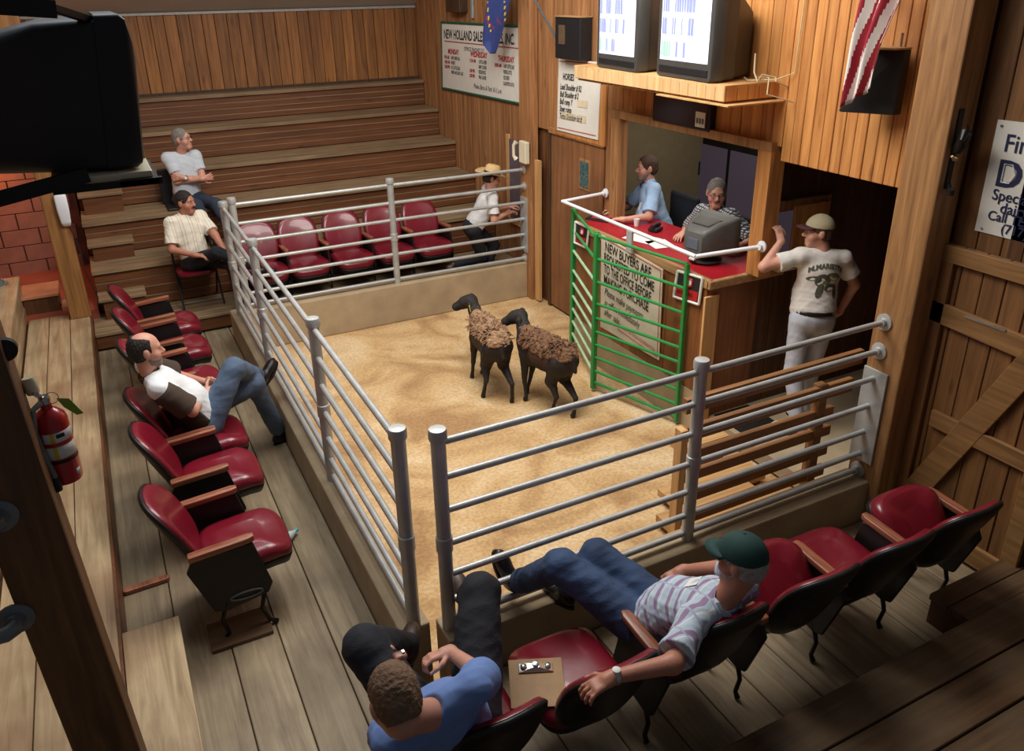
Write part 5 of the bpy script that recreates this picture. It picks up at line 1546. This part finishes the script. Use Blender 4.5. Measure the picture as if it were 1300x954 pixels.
# 4 young man in straw hat leaning on the rear fence
R4 = person('man in a straw hat and white shirt leaning over the rear pipe fence', at(600, 288, 'y', 5.46), at(624, 241, 'y', 5.38), (1, -.25, -.3), at(624, 226, 'y', 5.36), (.95, -.25, -.28),
    arms=[dict(w=at(646, 262, 'y', 5.36), pole=(0, .3, -1), hd=(1, -.2, 0), side=-1, curl=.6), dict(w=at(645, 270, 'y', 5.25), pole=(-.3, -.3, -1), hd=(1, .2, 0), side=1, curl=.6)],
    legs=[dict(ankle=V(3.0, 5.50, -.215), pole=(1, 0, 0), toe=(1, 0, 0), dn=(0, 0, -1)), dict(ankle=at(575, 337, 'y', 5.48), pole=(1, 0, 0), toe=(.8, 0, -.6), dn=(-.5, 0, -.8))],
    shirt_mat='white_shirt', pants_mat='black_cloth', hair='hair_dark', cap_cut=.05, sleeve=.75, sleeve_r=.015, sc=.95, wr=.007, shoe_mat='leather_brown')
def strawhat(R):
    root, H, F = R[0], R[1], R[2]; hr, hf, hu = F
    m = MB(); n = 28
    def rg(rx, ry, z, wav=0): return [H(rx * math.sin(a), ry * math.cos(a) - .008, z + wav * math.cos(2 * a) ) for a in [2 * PI * k / n for k in range(n)]]
    m.loft([rg(.088, .104, .055), rg(.084, .10, .105), rg(.076, .092, .145), rg(.058, .075, .163), rg(.03, .05, .155)]); hat_ = m.build('straw_hat', M['straw'], root, smooth=True, world=True)
    m = MB(); a_ = rg(.089, .105, .058); b_ = rg(.145, .16, .050, -.010); c_ = rg(.20, .215, .062, -.026)
    m.add(a_ + b_ + c_, [(k, (k + 1) % n, n + (k + 1) % n, n + k) for k in range(n)] + [(n + k, n + (k + 1) % n, 2 * n + (k + 1) % n, 2 * n + k) for k in range(n)])
    o = m.build('hat_brim', M['straw'], hat_, smooth=True, world=True); o.modifiers.new('solid', 'SOLIDIFY').thickness = .004
    m = MB(); m.add(rg(.0905, .1065, .060) + rg(.088, .104, .082), [(k, (k + 1) % n, n + (k + 1) % n, n + k) for k in range(n)]); m.build('hat_band', M['black_cloth'], hat_, smooth=True, world=True)
strawhat(R4)
# 5, 6 the two clerks
n1 = at(824, 233, 'x', 3.88)
R5 = person('dark haired clerk in a light blue shirt behind the red counter', n1 + V(.10, -.10, -.50), n1, (-1, .45, 0), n1 + V(-.02, .02, .155), (-.95, .28, -.03),
    arms=[dict(w=at(792, 279, 'z', .985), pole=(.3, -.8, -1), hd=(-.5, .8, 0), side=-1, curl=.5), dict(w=at(783, 267, 'z', .985), pole=(.3, 1, -1), hd=(-.3, .5, 0), side=1, curl=.5)],
    legs=[dict(ankle=n1 + V(-.25, -.2, -1.15), pole=(-1, 0, 1), toe=(-1, 0, 0)), dict(ankle=n1 + V(-.25, .12, -1.15), pole=(-1, 0, 1), toe=(-1, 0, 0))],
    shirt_mat='blue_shirt', pants_mat='denim_dark', hair='hair_brown', sleeve=.85, sleeve_r=.014, bulk=.05, collar=True, wr=.007)
beard(R5[0], R5[1], R5[2], M['stubble'])
decal(R5, R5[3](.05, 0, .33), R5[4][0], R5[4][2], R5[4][1], [[(-.022, -.035), (.022, -.035), (.022, .035), (-.022, .035)]], M['paper'], 'chest_badge', .005)
n2 = at(909, 266, 'x', 3.86)
R6 = person('grey haired clerk with glasses and checked shirt behind the computer monitor', n2 + V(.12, -.02, -.50), n2, (-1, -.15, 0), n2 + V(-.02, -.01, .155), (-.55, -.8, -.12),
    arms=[dict(w=at(940, 312, 'z', 1.0), pole=(.2, -1, -1), hd=(-1, 0, 0), side=-1), dict(w=at(868, 296, 'z', .985), pole=(.3, 1, -.8), hd=(-.8, -.4, 0), side=1)],
    legs=[dict(ankle=n2 + V(-.2, -.2, -1.15), pole=(-1, 0, 1), toe=(-1, 0, 0)), dict(ankle=n2 + V(-.2, .12, -1.15), pole=(-1, 0, 1), toe=(-1, 0, 0))],
    shirt_mat=check, pants_mat='denim_dark', hair='hair_grey', sleeve=.8, sleeve_r=.012, bulk=.02, collar=True)
glasses(R6[0], R6[1], R6[2]); moustache(R6[0], R6[1], M['hair_grey'])
for R, lab in ((R5, 'black office chair behind the clerk in the light blue shirt'), (R6, 'black office chair behind the clerk in the checked shirt')):
    p = R[3](0, 0, 0)
    e = empty('office_chair', (p.x + .08, p.y, .06), lab, 'chair', 'office chairs in the booth')
    hs = p.z - .06 - .13
    MB().box((-.24, -.24, hs - .08), (.2, .24, hs)).build('seat', M['black_cloth'], e, bevel=.03)
    MB().box((.18, -.22, hs + .05), (.24, .22, hs + .50)).build('backrest', M['black_cloth'], e, bevel=.03)
    MB().tube([(0, 0, hs - .06), (0, 0, .08)], .03, 10).build('column', M['black_metal'], e, smooth=True)
    for k in range(5): MB().beam((0, 0, .08), (.26 * math.cos(k * 1.257), .26 * math.sin(k * 1.257), .03), .04, .03).build('base_arm', M['black_metal'], e)
# 7 man in cap at the hatch
hp = V(3.74, .96, .67)
R7 = person('man in a printed white tee and cap reaching up to the serving hatch', hp, V(3.80, 1.0, 1.19), (.42, .9, 0), V(3.765, 1.035, 1.345), (-.82, .55, -.03),
    arms=[dict(w=at(992, 306, 'y', 1.22), pole=(-.6, -.6, -1), hd=(.05, .5, .9), pn=(0, 1, -.4), side=-1, curl=.7), dict(w=at(1066, 396, 'y', .98), pole=(1, -.5, .3), hd=(-1, .1, -.2), pn=(0, 1, 0), side=1, curl=.4)],
    legs=[dict(ankle=V(3.62, .86, -.205), pole=(-.2, 1, 0), toe=(-.6, .7, 0), dn=(0, 0, -1)), dict(ankle=V(3.86, .98, -.205), pole=(0, 1, 0), toe=(-.2, 1, 0), dn=(0, 0, -1))],
    shirt_mat='white_tee', pants_mat='pale_denim', shoe_mat='white_plastic', cap_cut=.045, hair='hair_brown', sleeve=.6, sleeve_r=.012, bulk=.028, wr=.006, hem=.02)
ballcap(R7[0], R7[1], R7[2], M['khaki'], M['maroon_cloth']); belt(R7[0], R7[3])
def blob(cx, cy, rx, ry, n=12, a0=0): return [(cx + rx * math.cos(2 * PI * k / n) * math.cos(a0) - ry * math.sin(2 * PI * k / n) * math.sin(a0), cy + rx * math.cos(2 * PI * k / n) * math.sin(a0) + ry * math.sin(2 * PI * k / n) * math.cos(a0)) for k in range(n)]
def decal_text(R, s, P0, u, v_, nrm, size, mat, name='lettering', xs=1.0, off=.004):
    o = text(name, s, (0, 0, 0), X, Y, size, mat, R[0], xs, 'CENTER', .0025, world=False)
    sh_ = [c for c in R[0].children if c.name.startswith('shirt')][0]
    bv = BVHTree.FromPolygons([v.co for v in sh_.data.vertices], [p.vertices for p in sh_.data.polygons])
    for v in o.data.vertices:
        bend = -(v.co.x ** 2) * 2.2
        p = P0 + u * v.co.x + v_ * (v.co.y + bend)
        hp_ = bv.ray_cast(p + nrm * .4, -nrm)
        v.co = (hp_[0] if hp_[0] else p) + nrm * off - R[0].location
lf, tf, up = R7[4]
plain('print_grey', (84, 84, 72), .8, noise=.2, nscale=30); plain('print_olive', (124, 130, 84), .8, noise=.2, nscale=30)
B0 = R7[3](-.015, 0, .33)
decal_text(R7, 'M.MARIETTA', B0 + up * .085, -lf, up, -tf, .052, M['print_grey'], xs=.95)
def fix(p): return [(a, c) for a, c in p]
def bl(a, b, c, d, **k): return blob(a * 1.3, b * 1.3, c * 1.35, d * 1.35, **k)
decal(R7, B0, -lf, up, -tf, [fix(bl(-.02, -.01, .045, .04)), fix(bl(.045, .015, .045, .022, a0=-.2)), fix(bl(-.075, .0, .035, .013, a0=.2)), fix(bl(-.03, -.07, .02, .045, a0=-.25)), fix(bl(.03, -.05, .035, .022, a0=.3)), fix(bl(.065, -.075, .013, .045, a0=.15))], M['print_grey'], 'back_print')
decal(R7, B0, -lf, up, -tf, [fix(bl(.045, .022, .03, .012, a0=-.2)), fix(bl(.0, -.02, .02, .012))], M['print_olive'], 'back_print', .0045)
# 8 man in the plaid shirt
plaid = bands('plaid_striped', (178, 194, 208), [((.09, -.69, .72), 13.5, .30, (146, 122, 154), .0), ((.09, -.69, .72), 13.5, .06, (220, 222, 226), .55), ((1, 0, .0), 9, .10, (166, 170, 192), .2)])
hip8 = V(1.00, -.78, .23)
R8 = person('bearded man in a striped plaid shirt and green cap, boots up on the front fence', hip8, V(1.05, -1.15, .62), (-.15, .8, .5), V(1.12, -1.155, .82), (-.38, .92, -.08), hu=(.1, -.15, 1),
    arms=[dict(w=at(778, 860, 'z', .60), pole=(-.3, -1, .1), pn=(0, 0, -1), hd=(-1, .05, -.15), side=-1, curl=.5), dict(w=at(868, 724, 'y', -.66), pole=(1, -.1, .2), pn=(0, .1, -1), hd=(-.8, .1, -.25), side=1, curl=.8)],
    legs=[dict(knee=at(712, 719, 'y', -.43), ankle=at(658, 739, 'y', -.12), toe=(-.25, .35, 1), dn=(-.3, .9, -.35)), dict(knee=at(758, 706, 'y', -.42), ankle=V(.80, -.22, .085), toe=(-.2, 1, 0), dn=(0, 0, -1))], lr=1.22, cap_cut=.03,
    shirt_mat=plaid, pants_mat='denim', hair='hair_white', sleeve=.85, sleeve_r=.02, bulk=.025, untuck=True, skin='skin_tan', wr=.008, h=.006, collar=True)
ballcap(R8[0], R8[1], R8[2], M['green_cap'], M['green_cap'], lift=-.01); beard(R8[0], R8[1], R8[2], M['hair_white']); watch(R8[0], R8[5], 0, 'steel', (0, 0, 1))
decal(R8, R8[3](.0, 0, .41), (R8[4][0] + R8[4][2] * .5).normalized(), (R8[4][2] - R8[4][0] * .5).normalized(), R8[4][1], [[(-.048, -.03), (.048, -.03), (.048, .03), (-.048, .03)]], M['paper'], 'name_badge', .006)
# 9 man at the bottom edge in the blue shirt
R9 = person('man in a blue shirt and black trousers bent over his hands at the bottom edge', V(-.15, -.93, .28), V(-.34, -1.20, .74), (-.05, 1, .25), at(502, 890, 'z', .91), (-.05, .75, -.65), hu=(0, .65, .75),
    arms=[dict(w=at(486, 856, 'z', .50), pole=(-.4, -1, -1), pn=(1, 0, -.2), hd=(.3, .9, .05), side=1, curl=.8), dict(w=at(572, 828, 'z', .52), pole=(1, -.5, -.6), pn=(-.5, -.3, -.8), hd=(-1, .15, 0), side=1, curl=.8)],
    legs=[dict(knee=at(462, 822, 'y', -.56), ankle=V(-.12, -.28, .16), toe=(.4, .8, .1), dn=(0, .2, -1)), dict(knee=at(610, 752, 'y', -.54), ankle=V(.26, -.16, .22), toe=(-.05, .9, .4), dn=(0, .4, -1))], lr=1.3,
    shirt_mat='blue_tee', pants_mat='black_cloth', hair='hair_light', sleeve=.75, sleeve_r=.02, bulk=.02, shoe_mat='leather_brown', wr=.006, h=.006)
e = empty('leather_case', at(508, 836, 'z', .56), 'small brown leather case with a steel clasp in the seated man\'s hands', 'case')
m = MB(); m.loft([[V(x * a, y * b, z) for x, y in ((-1, -1), (1, -1), (1, 1), (-1, 1))] for z, a, b in ((0, .025, .02), (.012, .03, .024), (.024, .025, .02))]); m.build('case', M['arm_wood'], e, bevel=.008, smooth=True)
MB().box((.01, -.006, .022), (.02, .008, .032)).build('clasp', M['steel'], e)

# ------------------------------------------------------------------ theatre seats
def rot_x(p, c, a):
    y, z = p.y - c[0], p.z - c[1]
    return V(p.x, c[0] + y * math.cos(a) - z * math.sin(a), c[1] + y * math.sin(a) + z * math.cos(a))
def sup(w, d, n=36, e=4.0, yo=0):
    out = []
    for k in range(n):
        a = 2 * PI * k / n; c, s_ = math.cos(a), math.sin(a)
        out.append((abs(c) ** (2 / e) * (1 if c > 0 else -1) * w, abs(s_) ** (2 / e) * (1 if s_ > 0 else -1) * d + yo))
    return out
SEATM = {}
def seat_meshes(fold):
    dd = .84 if fold else 1.0
    k = 'f' if fold else 'd'
    if k in SEATM: return SEATM[k]
    ang = math.radians(52) if fold else math.radians(4)
    T_ = lambda p: rot_x(p, (-.17, .42), ang)
    def lay(sx, d0, z, crown=0): return [T_(V(x * sx, (.04 + y * d0 + .17) * dd - .17, z + (-.05 * max(0, (y - .12) / .13) ** 2 if y > .12 else 0) * 1.0)) for x, y in sup(.235, .25)]
    m = MB(); m.loft([lay(.97, .97, .385), lay(1.0, 1.0, .405), lay(1.0, 1.0, .435), lay(.95, .96, .462), lay(.80, .84, .478), lay(.45, .5, .484)])
    me1 = m.mesh('seat'); me1.materials.append(M['vinyl'])
    m = MB(); m.loft([lay(.62, .7, .31), lay(.88, .9, .325), lay(.98, .98, .375), lay(.97, .97, .39)])
    me2 = m.mesh('seat_pan'); me2.materials.append(M['black_metal'])
    SEATM[k] = (me1, me2); return SEATM[k]
def back_layers():
    pts = []
    n = 40
    for k in range(n):      # outline: narrow bottom, wide rounded top
        a = 2 * PI * k / n; c, s_ = math.cos(a), math.sin(a)
        x = abs(c) ** (2 / 3.2) * (1 if c > 0 else -1) * .235; z = abs(s_) ** (2 / 3.0) * (1 if s_ > 0 else -1) * .26
        pts.append((x * (1 - .06 * (z < 0) * (-z / .26)), z))
    def lay(s_, off):
        out = []
        for x, z in pts:
            x2, z2 = x * s_, z * s_
            t = (z2 + .26) / .52
            y = -.225 - .185 * t - .03 * t * t + .05 * (x2 / .235) ** 2 + off
            out.append(V(x2, y, .41 + t * .50))
        return out
    m = MB(); m.loft([lay(.97, -.0), lay(.975, .012), lay(.93, .035), lay(.80, .046), lay(.4, .05)]); a = m.mesh('backrest'); a.materials.append(M['vinyl'])
    m = MB(); m.loft([lay(.7, -.035), lay(.94, -.025), lay(1.0, -.006), lay(.985, .008), lay(.95, .006)]); b = m.mesh('back_shell'); b.materials.append(M['black_metal'])
    return a, b
BK, BS = back_layers()
def arm_meshes():
    m = MB(); m.prism([(-.20, .22), (-.14, .20), (.10, .24), (.13, .30), (.06, .60), (-.26, .60), (-.30, .52)], (-.012, 0, 0), Y, Z, .024)
    p = m.mesh('arm_panel', .004, 1); p.materials.append(M['black_metal'])
    m = MB(); m.loft([[V(x * .028, -.10 + y * .17, z + (y * .012)) for x, y in ((-1, -1), (-.8, -1.06), (.8, -1.06), (1, -1), (1, .8), (.6, 1), (-.6, 1), (-1, .8))] for z in (.605, .63, .64)])
    t = m.mesh('armrest', .005, 2); t.materials.append(M['arm_wood'])
    legs = []
    m = MB(); m.tube([(sx_ * .015, -.02 + math.cos(a) * .09, .275 + math.sin(a) * .022) for sx_ in (1,) for a in [k * PI / 8 for k in range(17)]], .006, 6); sl_ = m.mesh('slot_ring'); sl_.materials.append(M['galvanised_dull'])
    legs.append(sl_)
    for pts in ([(0, -.13, .26), (0, -.17, .14), (0, -.15, .04), (0, -.17, .01)], [(0, .08, .26), (0, .05, .14), (0, .08, .04), (0, .12, .01)]):
        m = MB(); m.tube(pts, [.014, .012, .012, .016], 8); l = m.mesh('leg'); l.materials.append(M['black_metal']); legs.append(l)
    return p, t, legs
AP, AT, LM = arm_meshes()
def put(name, me, par, loc=(0, 0, 0)):
    o = bpy.data.objects.new(name, me); COL.objects.link(o); o.parent = par; o.location = loc
    return o
for me in [BK, BS, AT] + LM: me.polygons.foreach_set('use_smooth', [True] * len(me.polygons))
def theatre_seat(x, y, rz, label, group, fold=False, arms=(-1, 1), z=FL, w=.265, tilt=0):
    t = empty('theatre_seat', (x, y, z), label, 'seat', group, rz=rz)
    a, b = seat_meshes(fold)
    for me in (a, b): me.polygons.foreach_set('use_smooth', [True] * len(me.polygons))
    put('seat', a, t); put('seat_pan', b, t); put('backrest', BK, t); put('back_shell', BS, t)
    for sx in arms:
        put('arm_panel', AP, t, (sx * w, 0, 0)); put('armrest', AT, t, (sx * w, 0, 0))
        put('slot_ring', LM[0], t, (sx * w, 0, 0))
        for l in LM[1:]: put('leg', l, t, (sx * w, 0, 0))
    return t
GL = 'red seats in the left row'
for y, lab in ((4.76, 'red vinyl theatre seat at the far end of the left row'), (4.10, 'red vinyl theatre seat second from the far end of the left row'),
               (3.32, 'red vinyl theatre seat just beyond the balding man'), (2.34, 'red vinyl theatre seat under the balding man in jeans'),
               (1.79, 'red vinyl theatre seat just nearer than the balding man'), (.98, 'red vinyl theatre seat nearest the camera in the left row')):
    theatre_seat(-.72, y, -PI / 2, lab, GL)
    
e = empty('foot_board', (-.78, .76, FL), 'dark board under the nearest seat of the left row', 'board')
MB().box((-.20, -.13, .001), (.14, .10, .025)).build('board', M['near_floor'], e, bevel=.003)
e = empty('loose_armrest', at(186, 742, 'z', FL + .02), 'loose wooden armrest pad lying on the floor planks', 'armrest')
m = MB(); m.loft([[V(x * .135, y * .024, z) for x, y in ((-1, -.6), (-.9, -1), (.85, -1), (1, -.5), (1, .5), (.85, 1), (-.9, 1), (-1, .6))] for z in (-.018, .004, .010)]); m.build('pad', M['arm_wood'], e, bevel=.004)
e.rotation_euler = (0, 0, .05)
GR = 'red seats in the rear row'
RX = ((.44, 'red seat at the left end of the rear row, behind the corner posts'), (.905, 'second red seat from the left in the rear row'), (1.43, 'middle red seat of the rear row'),
      (1.93, 'red seat behind the rear fence post'), (2.42, 'red seat at the right end of the rear row'))
for i, (x, lab) in enumerate(RX):
    theatre_seat(x - .02, 5.74, PI, lab, GR, z=-.22, arms=((-1, 1) if i == 0 else (-1,)), w=.25)
GN = 'red seats in the near right row'
for x, lab, fold, arms in ((2.70, 'tipped-up red seat at the barn door end of the near row', True, (-1, 1)), (2.18, 'lowered red seat second from the barn door end of the near row', False, (-1,)),
                     (1.65, 'tipped-up red seat just right of the plaid shirted man', True, (-1,)), (1.08, 'red seat under the man in the plaid shirt', False, (-1,)),
                     (.48, 'red seat carrying the clipboard', False, ()), (-.06, 'red seat under the man in the blue shirt', False, (-1,))):
    theatre_seat(x, -.81, 0, lab, GN, fold=fold, arms=arms, z=FL)
# folding chair
fc = empty('folding_chair', (-.28, 5.95, -.10), 'black framed folding chair with red seat under the moustached man', 'chair')
MB().loft([[V(x, y - .0, z) for x, y in sup(.21 * s_, .19 * s_, 24)] for z, s_ in ((.37, .96), (.385, 1), (.41, .98), (.415, .8))]).build('seat', M['vinyl'], fc, smooth=True)
for sx in (-.21, .21):
    MB().tube([(sx, -.20, .01), (sx, .10, .40), (sx, .24, .82)], .011, 8).build('leg', M['black_metal'], fc, smooth=True)
    MB().tube([(sx * .92, .22, .01), (sx * .92, -.12, .38)], .011, 8).build('leg', M['black_metal'], fc, smooth=True)
MB().loft([[V(x * .2, .225 + .02 * (z - .66) / .1 + o_, z) for x, o_ in ((-1, 0), (1, 0), (1, .02), (-1, .02))] for z in (.60, .80)]).build('backrest', M['black_metal'], fc, bevel=.005)
MB().tube([(-.21, -.17, .06), (.21, -.17, .06)], .008, 8).build('crossbar', M['black_metal'], fc, smooth=True)

# ------------------------------------------------------------------ things lying about
e = empty('clipboard', at(680, 850, 'z', .200), 'brown clipboard with a chrome clip on the near red seat', 'clipboard', rz=.05)
e.rotation_euler = (math.radians(4), 0, -.42)
e.scale = (1.25, 1.25, 1.25)
MB().box((-.10, -.165, 0), (.10, .045, .004)).build('board', M['clip_board'], e, bevel=.0015)
m = MB(); m.loft([[V(x, y, z) for x, y in ((-w_, -d_), (w_, -d_), (w_, d_), (-w_, d_))] for z, w_, d_ in ((.004, .065, .02), (.01, .062, .02), (.018, .03, .014), (.022, .012, .01))]); m.build('clip', M['steel'], e, smooth=False)
for sx in (-.045, .045): MB().lathe((sx, 0, .008), Z, [(.012, 0), (.012, .012), (.006, .016)], 12).build('clip_knob', M['steel'], e, smooth=True)
MB().lathe((0, .005, .02), Z, [(.013, 0), (.013, .008), (.007, .01)], 12).build('clip_knob', M['steel'], e, smooth=True)
e = empty('water_bottle', at(366, 682, 'z', FL + .03), 'small clear water bottle lying on the floor by the nearest left seat', 'bottle', rz=.6)
MB().lathe((-.12, 0, .002), X, [(.02, 0), (.032, .008), (.032, .13), (.026, .15), (.014, .175), (.013, .185)], 18).build('bottle', M['bottle'], e, smooth=True)
MB().lathe((.065, 0, .002), X, [(.014, 0), (.014, .02)], 12).build('bottle_cap', M['teal'], e, smooth=True)
MB().lathe((-.09, 0, .002), X, [(.0325, 0), (.0325, .07)], 18).build('label', M['paper'], e, smooth=True)
# computer monitor, back towards the ring
mo = empty('computer_monitor', (3.36, 1.86, .955), 'grey bulky computer monitor with its back to the ring', 'monitor', rz=.12)
def rg2(x, hw, z0, z1, r=.02): return [V(x, q.y, q.z) for q in rr(x, -hw, hw, z0, z1, r)]
MB().loft([rg2(.20, .205, .05, .37), rg2(.15, .205, .05, .37), rg2(.13, .195, .055, .36), rg2(.02, .17, .06, .34, .03), rg2(-.10, .125, .075, .29, .04), rg2(-.13, .10, .09, .26, .04)]).build('housing', M['monitor_plastic'], mo, smooth=True)
MB().loft([rg2(.06, .13, .335, .355, .008), rg2(-.06, .09, .285, .32, .008)]).build('vent_panel', M['tv_plastic'], mo, smooth=True)
MB().box((-.136, -.06, .12), (-.128, .06, .21)).build('rear_plate', plain('plate_blue', (92, 100, 112), .5), mo, bevel=.003)
MB().add([(.203, -.17, .08), (.203, .17, .08), (.203, .17, .34), (.203, -.17, .34)], [(0, 1, 2, 3)]).build('screen', M['ink'], mo)
MB().lathe((.03, 0, .0), Z, [(.14, 0), (.14, .012), (.06, .022), (.05, .055)], 24).build('stand', M['tv_plastic'], mo, smooth=True)
MB().box((-.132, -.03, .025), (-.11, .03, .04)).build('label', M['paper'], mo)
# counter papers, phone, glass
e = empty('paper_sheet', at(815, 303, 'z', .938), 'white paper sheets on the red counter before the checked shirt', 'paper', rz=.3)
MB().box((-.11, -.15, 0), (.11, .15, .002)).build('sheet', M['paper'], e)
e = empty('paper_sheet', at(838, 310, 'z', .938), 'white paper sheet beside the computer monitor', 'paper', rz=-.2)
MB().box((-.10, -.12, 0), (.10, .12, .002)).build('sheet', M['paper'], e)
e = empty('desk_telephone', at(832, 293, 'z', .94), 'small black telephone on the red counter between the clerks', 'telephone', rz=.4)
MB().box((-.06, -.05, 0), (.06, .05, .035)).build('base', M['black_plastic'], e, bevel=.008)
MB().tube([(-.07, 0, .05), (0, 0, .06), (.07, 0, .05)], [.02, .014, .02], 10).build('receiver', M['black_plastic'], e, smooth=True)
e = empty('gavel_pad', at(763, 278, 'z', .937), 'black folder with a pale page on the red counter by the left clerk', 'folder', rz=.5)
MB().box((-.10, -.13, 0), (.10, .13, .012)).build('cover', M['black_plastic'], e, bevel=.003)
MB().box((-.05, -.09, .0125), (.08, .09, .014)).build('page', M['red_ink'], e)
e = empty('glass_tumbler', at(808, 287, 'z', .937), 'small white cup on the red counter beside the left clerk', 'cup')
MB().lathe((0, 0, 0), Z, [(.022, 0), (.03, .07), (.027, .07), (.02, .01)], 16).build('cup', M['paper'], e, smooth=True)
for n_ in ('gavel_pad', 'glass_tumbler'): bpy.data.objects[n_].name = {'gavel_pad': 'folder', 'glass_tumbler': 'paper_cup'}[n_]

# ------------------------------------------------------------------ sheep
def sheep(label, chest, rump, headc, hf, feet, tagc=None, light=False, seed=0):
    """feet: front left, front right, hind left, hind right (hoof ground points)"""
    chest, rump, headc = Vector(chest), Vector(rump), Vector(headc)
    d = (chest - rump).normalized(); lf = Z.cross(d).normalized(); up = d.cross(lf)
    T = (lf, d, up)
    root = empty('sheep', ((chest.x + rump.x) / 2, (chest.y + rump.y) / 2, RF), label, 'sheep')
    S = SDF(.007)
    mid = (chest + rump) / 2
    S.ell(chest - d * .03 - Z * .015, [.118, .16, .165], T, .05); S.ell(mid - Z * .02, [.142, .24, .155], T, .06); S.ell(rump + d * .02, [.13, .15, .15], T, .05)
    nb = chest + d * .06 + Z * .05; hf = Vector(hf).normalized(); hl = Z.cross(hf).normalized(); hu = hf.cross(hl)
    hb = headc - hf * .05
    S.cap(nb, nb * .45 + hb * .55, .085, .06, .05); S.cap(nb * .45 + hb * .55, hb, .06, .055, .03)
    FH = (hl, hf, hu)
    S.ell(headc - hf * .02, [.060, .088, .068], FH, .03); S.cap(headc + hf * .03 - hu * .008, headc + hf * .110 - hu * .03, .056, .044, .03)
    S.ell(headc + hf * .115 - hu * .03, [.042, .028, .032], FH, .02)
    for i, f in enumerate(feet):
        f = Vector(f); fr = i < 2; sx = 1 if i % 2 == 0 else -1
        if fr:
            a = chest + lf * sx * .07 - d * .0 - Z * .07; kn = Vector((f.x * .55 + a.x * .45, f.y * .55 + a.y * .45, RF + .19)) + d * .012
            S.cap(a, kn, .052, .022, .03); S.cap(kn, f + Z * .055, .021, .016, .01); S.cap(f + Z * .05, f + Z * .018 + d * .012, .018, .022, .01)
        else:
            a = rump + lf * sx * .065 - Z * .02; st = Vector((f.x * .25 + a.x * .75, f.y * .25 + a.y * .75, RF + .32)) + d * .075
            hk = Vector((f.x * .8 + a.x * .2, f.y * .8 + a.y * .2, RF + .20)) - d * .035
            S.cap(a, st, .088, .055, .04); S.cap(st, hk, .048, .023, .02); S.cap(hk, f + Z * .055, .021, .016, .01); S.cap(f + Z * .05, f + Z * .018 + d * .012, .018, .022, .01)
    S.cap(rump - d * .11 + Z * .05, rump - d * .145 - Z * .06, .026, .018, .03)
    S.build('body', M['sheep_black'], root, wr=.0035, wf=60)
    # ears, eyes, hooves
    for sx in (1, -1):
        e0 = headc - hf * .045 + hl * sx * .045 + hu * .018
        e0 = e0 + hl * sx * .008; E = SDF(.005); E.cap(e0, e0 + hl * sx * .07 - hu * .02, .018, .028, .01); E.cap(e0 + hl * sx * .07 - hu * .02, e0 + hl * sx * .115 - hu * .085, .028, .012, .01)
        ear_ = E.build('ear', M['sheep_black'], root)
        MB().lathe(headc + hf * .03 + hl * sx * .040 + hu * .012, hl * sx + hf * .3, [(.009, 0), (.007, .005), (.002, .008)], 10).build('eye', M['leather_black'], root, smooth=True, world=True)
        if tagc is not None and sx == tagc:
            q = e0 + hl * sx * .125 - hu * .03
            MB().beam(q + hu * .025, q - hu * .045, .036, .006, hint=hf).build('ear_tag', M['yellow'], ear_, world=True)
    for f in feet: MB().lathe(Vector(f) + d * .012, Z, [(.022, 0.002), (.022, .02), (.017, .035)], 10).build('hoof', M['leather_black'], root, smooth=True, world=True)
    # flanks (short brown coat) and shaggy fleece on the back
    S = SDF(.008)
    S.ell(mid - Z * .005, [.148, .245, .158], T, .05); S.ell(rump + d * .04 + Z * .01, [.133, .14, .147], T, .05)
    S.build('flank_coat', M['sheep_brown'], root, wr=.004, wf=60)
    S = SDF(.008)
    S.ell(chest + Z * .02 - d * .02, [.122, .15, .148], T, .05); S.ell(mid + Z * .026, [.150, .24, .145], T, .05); S.ell(rump + Z * .018 + d * .01, [.134, .145, .142], T, .05)
    S.cap(chest + Z * .06, nb * .55 + hb * .45 + Z * .005, .085, .058, .05)
    S.cut(-Z, mid + Z * (.03))
    S.build('fleece', M['wool_light' if light else 'wool'], root, wr=.014, wf=55)
    # loose locks of wool
    rnd = random.Random(seed); m = MB()
    for k in range(260):
        t = rnd.uniform(-.1, 1.05); a = rnd.uniform(-1.35, 1.35)
        c = rump + (chest - rump) * t + Z * .025
        n_ = (lf * math.sin(a) + Z * math.cos(a)).normalized(); p = c + n_ * .143 + Z * 0.0
        dr = (n_ * .5 - Z * rnd.uniform(.3, .9) + d * rnd.uniform(-.6, .6) + lf * rnd.uniform(-.3, .3)).normalized()
        L = rnd.uniform(.02, .055)
        m.tube([p - n_ * .01, p + dr * L * .5 + n_ * .008, p + dr * L], [.007, .006, .002], 5)
    o = m.build('wool_locks', M['wool_light' if light else 'wool'], root, smooth=True, world=True); o['kind'] = 'stuff'
    return root
sheep('black faced sheep with a yellow ear tag and ragged pale fleece, facing the rear fence', V(1.93, 3.26, .10), V(1.90, 2.86, .09), at(592, 383, 'y', 3.62), (-.85, .45, -.22),
      [(1.86, 3.36, RF), (1.99, 3.40, RF), (1.78, 2.93, RF), (1.97, 2.71, RF)], tagc=1, light=True, seed=1)
sheep('black faced brown sheep nearer the front fence with a shaggy brown fleece', V(2.17, 2.72, .09), V(2.28, 2.31, .08), at(655, 402, 'y', 3.02), (-.80, .55, -.25),
      [(2.10, 2.68, RF), (2.18, 2.80, RF), (2.18, 2.33, RF), (2.32, 2.19, RF)], seed=2)
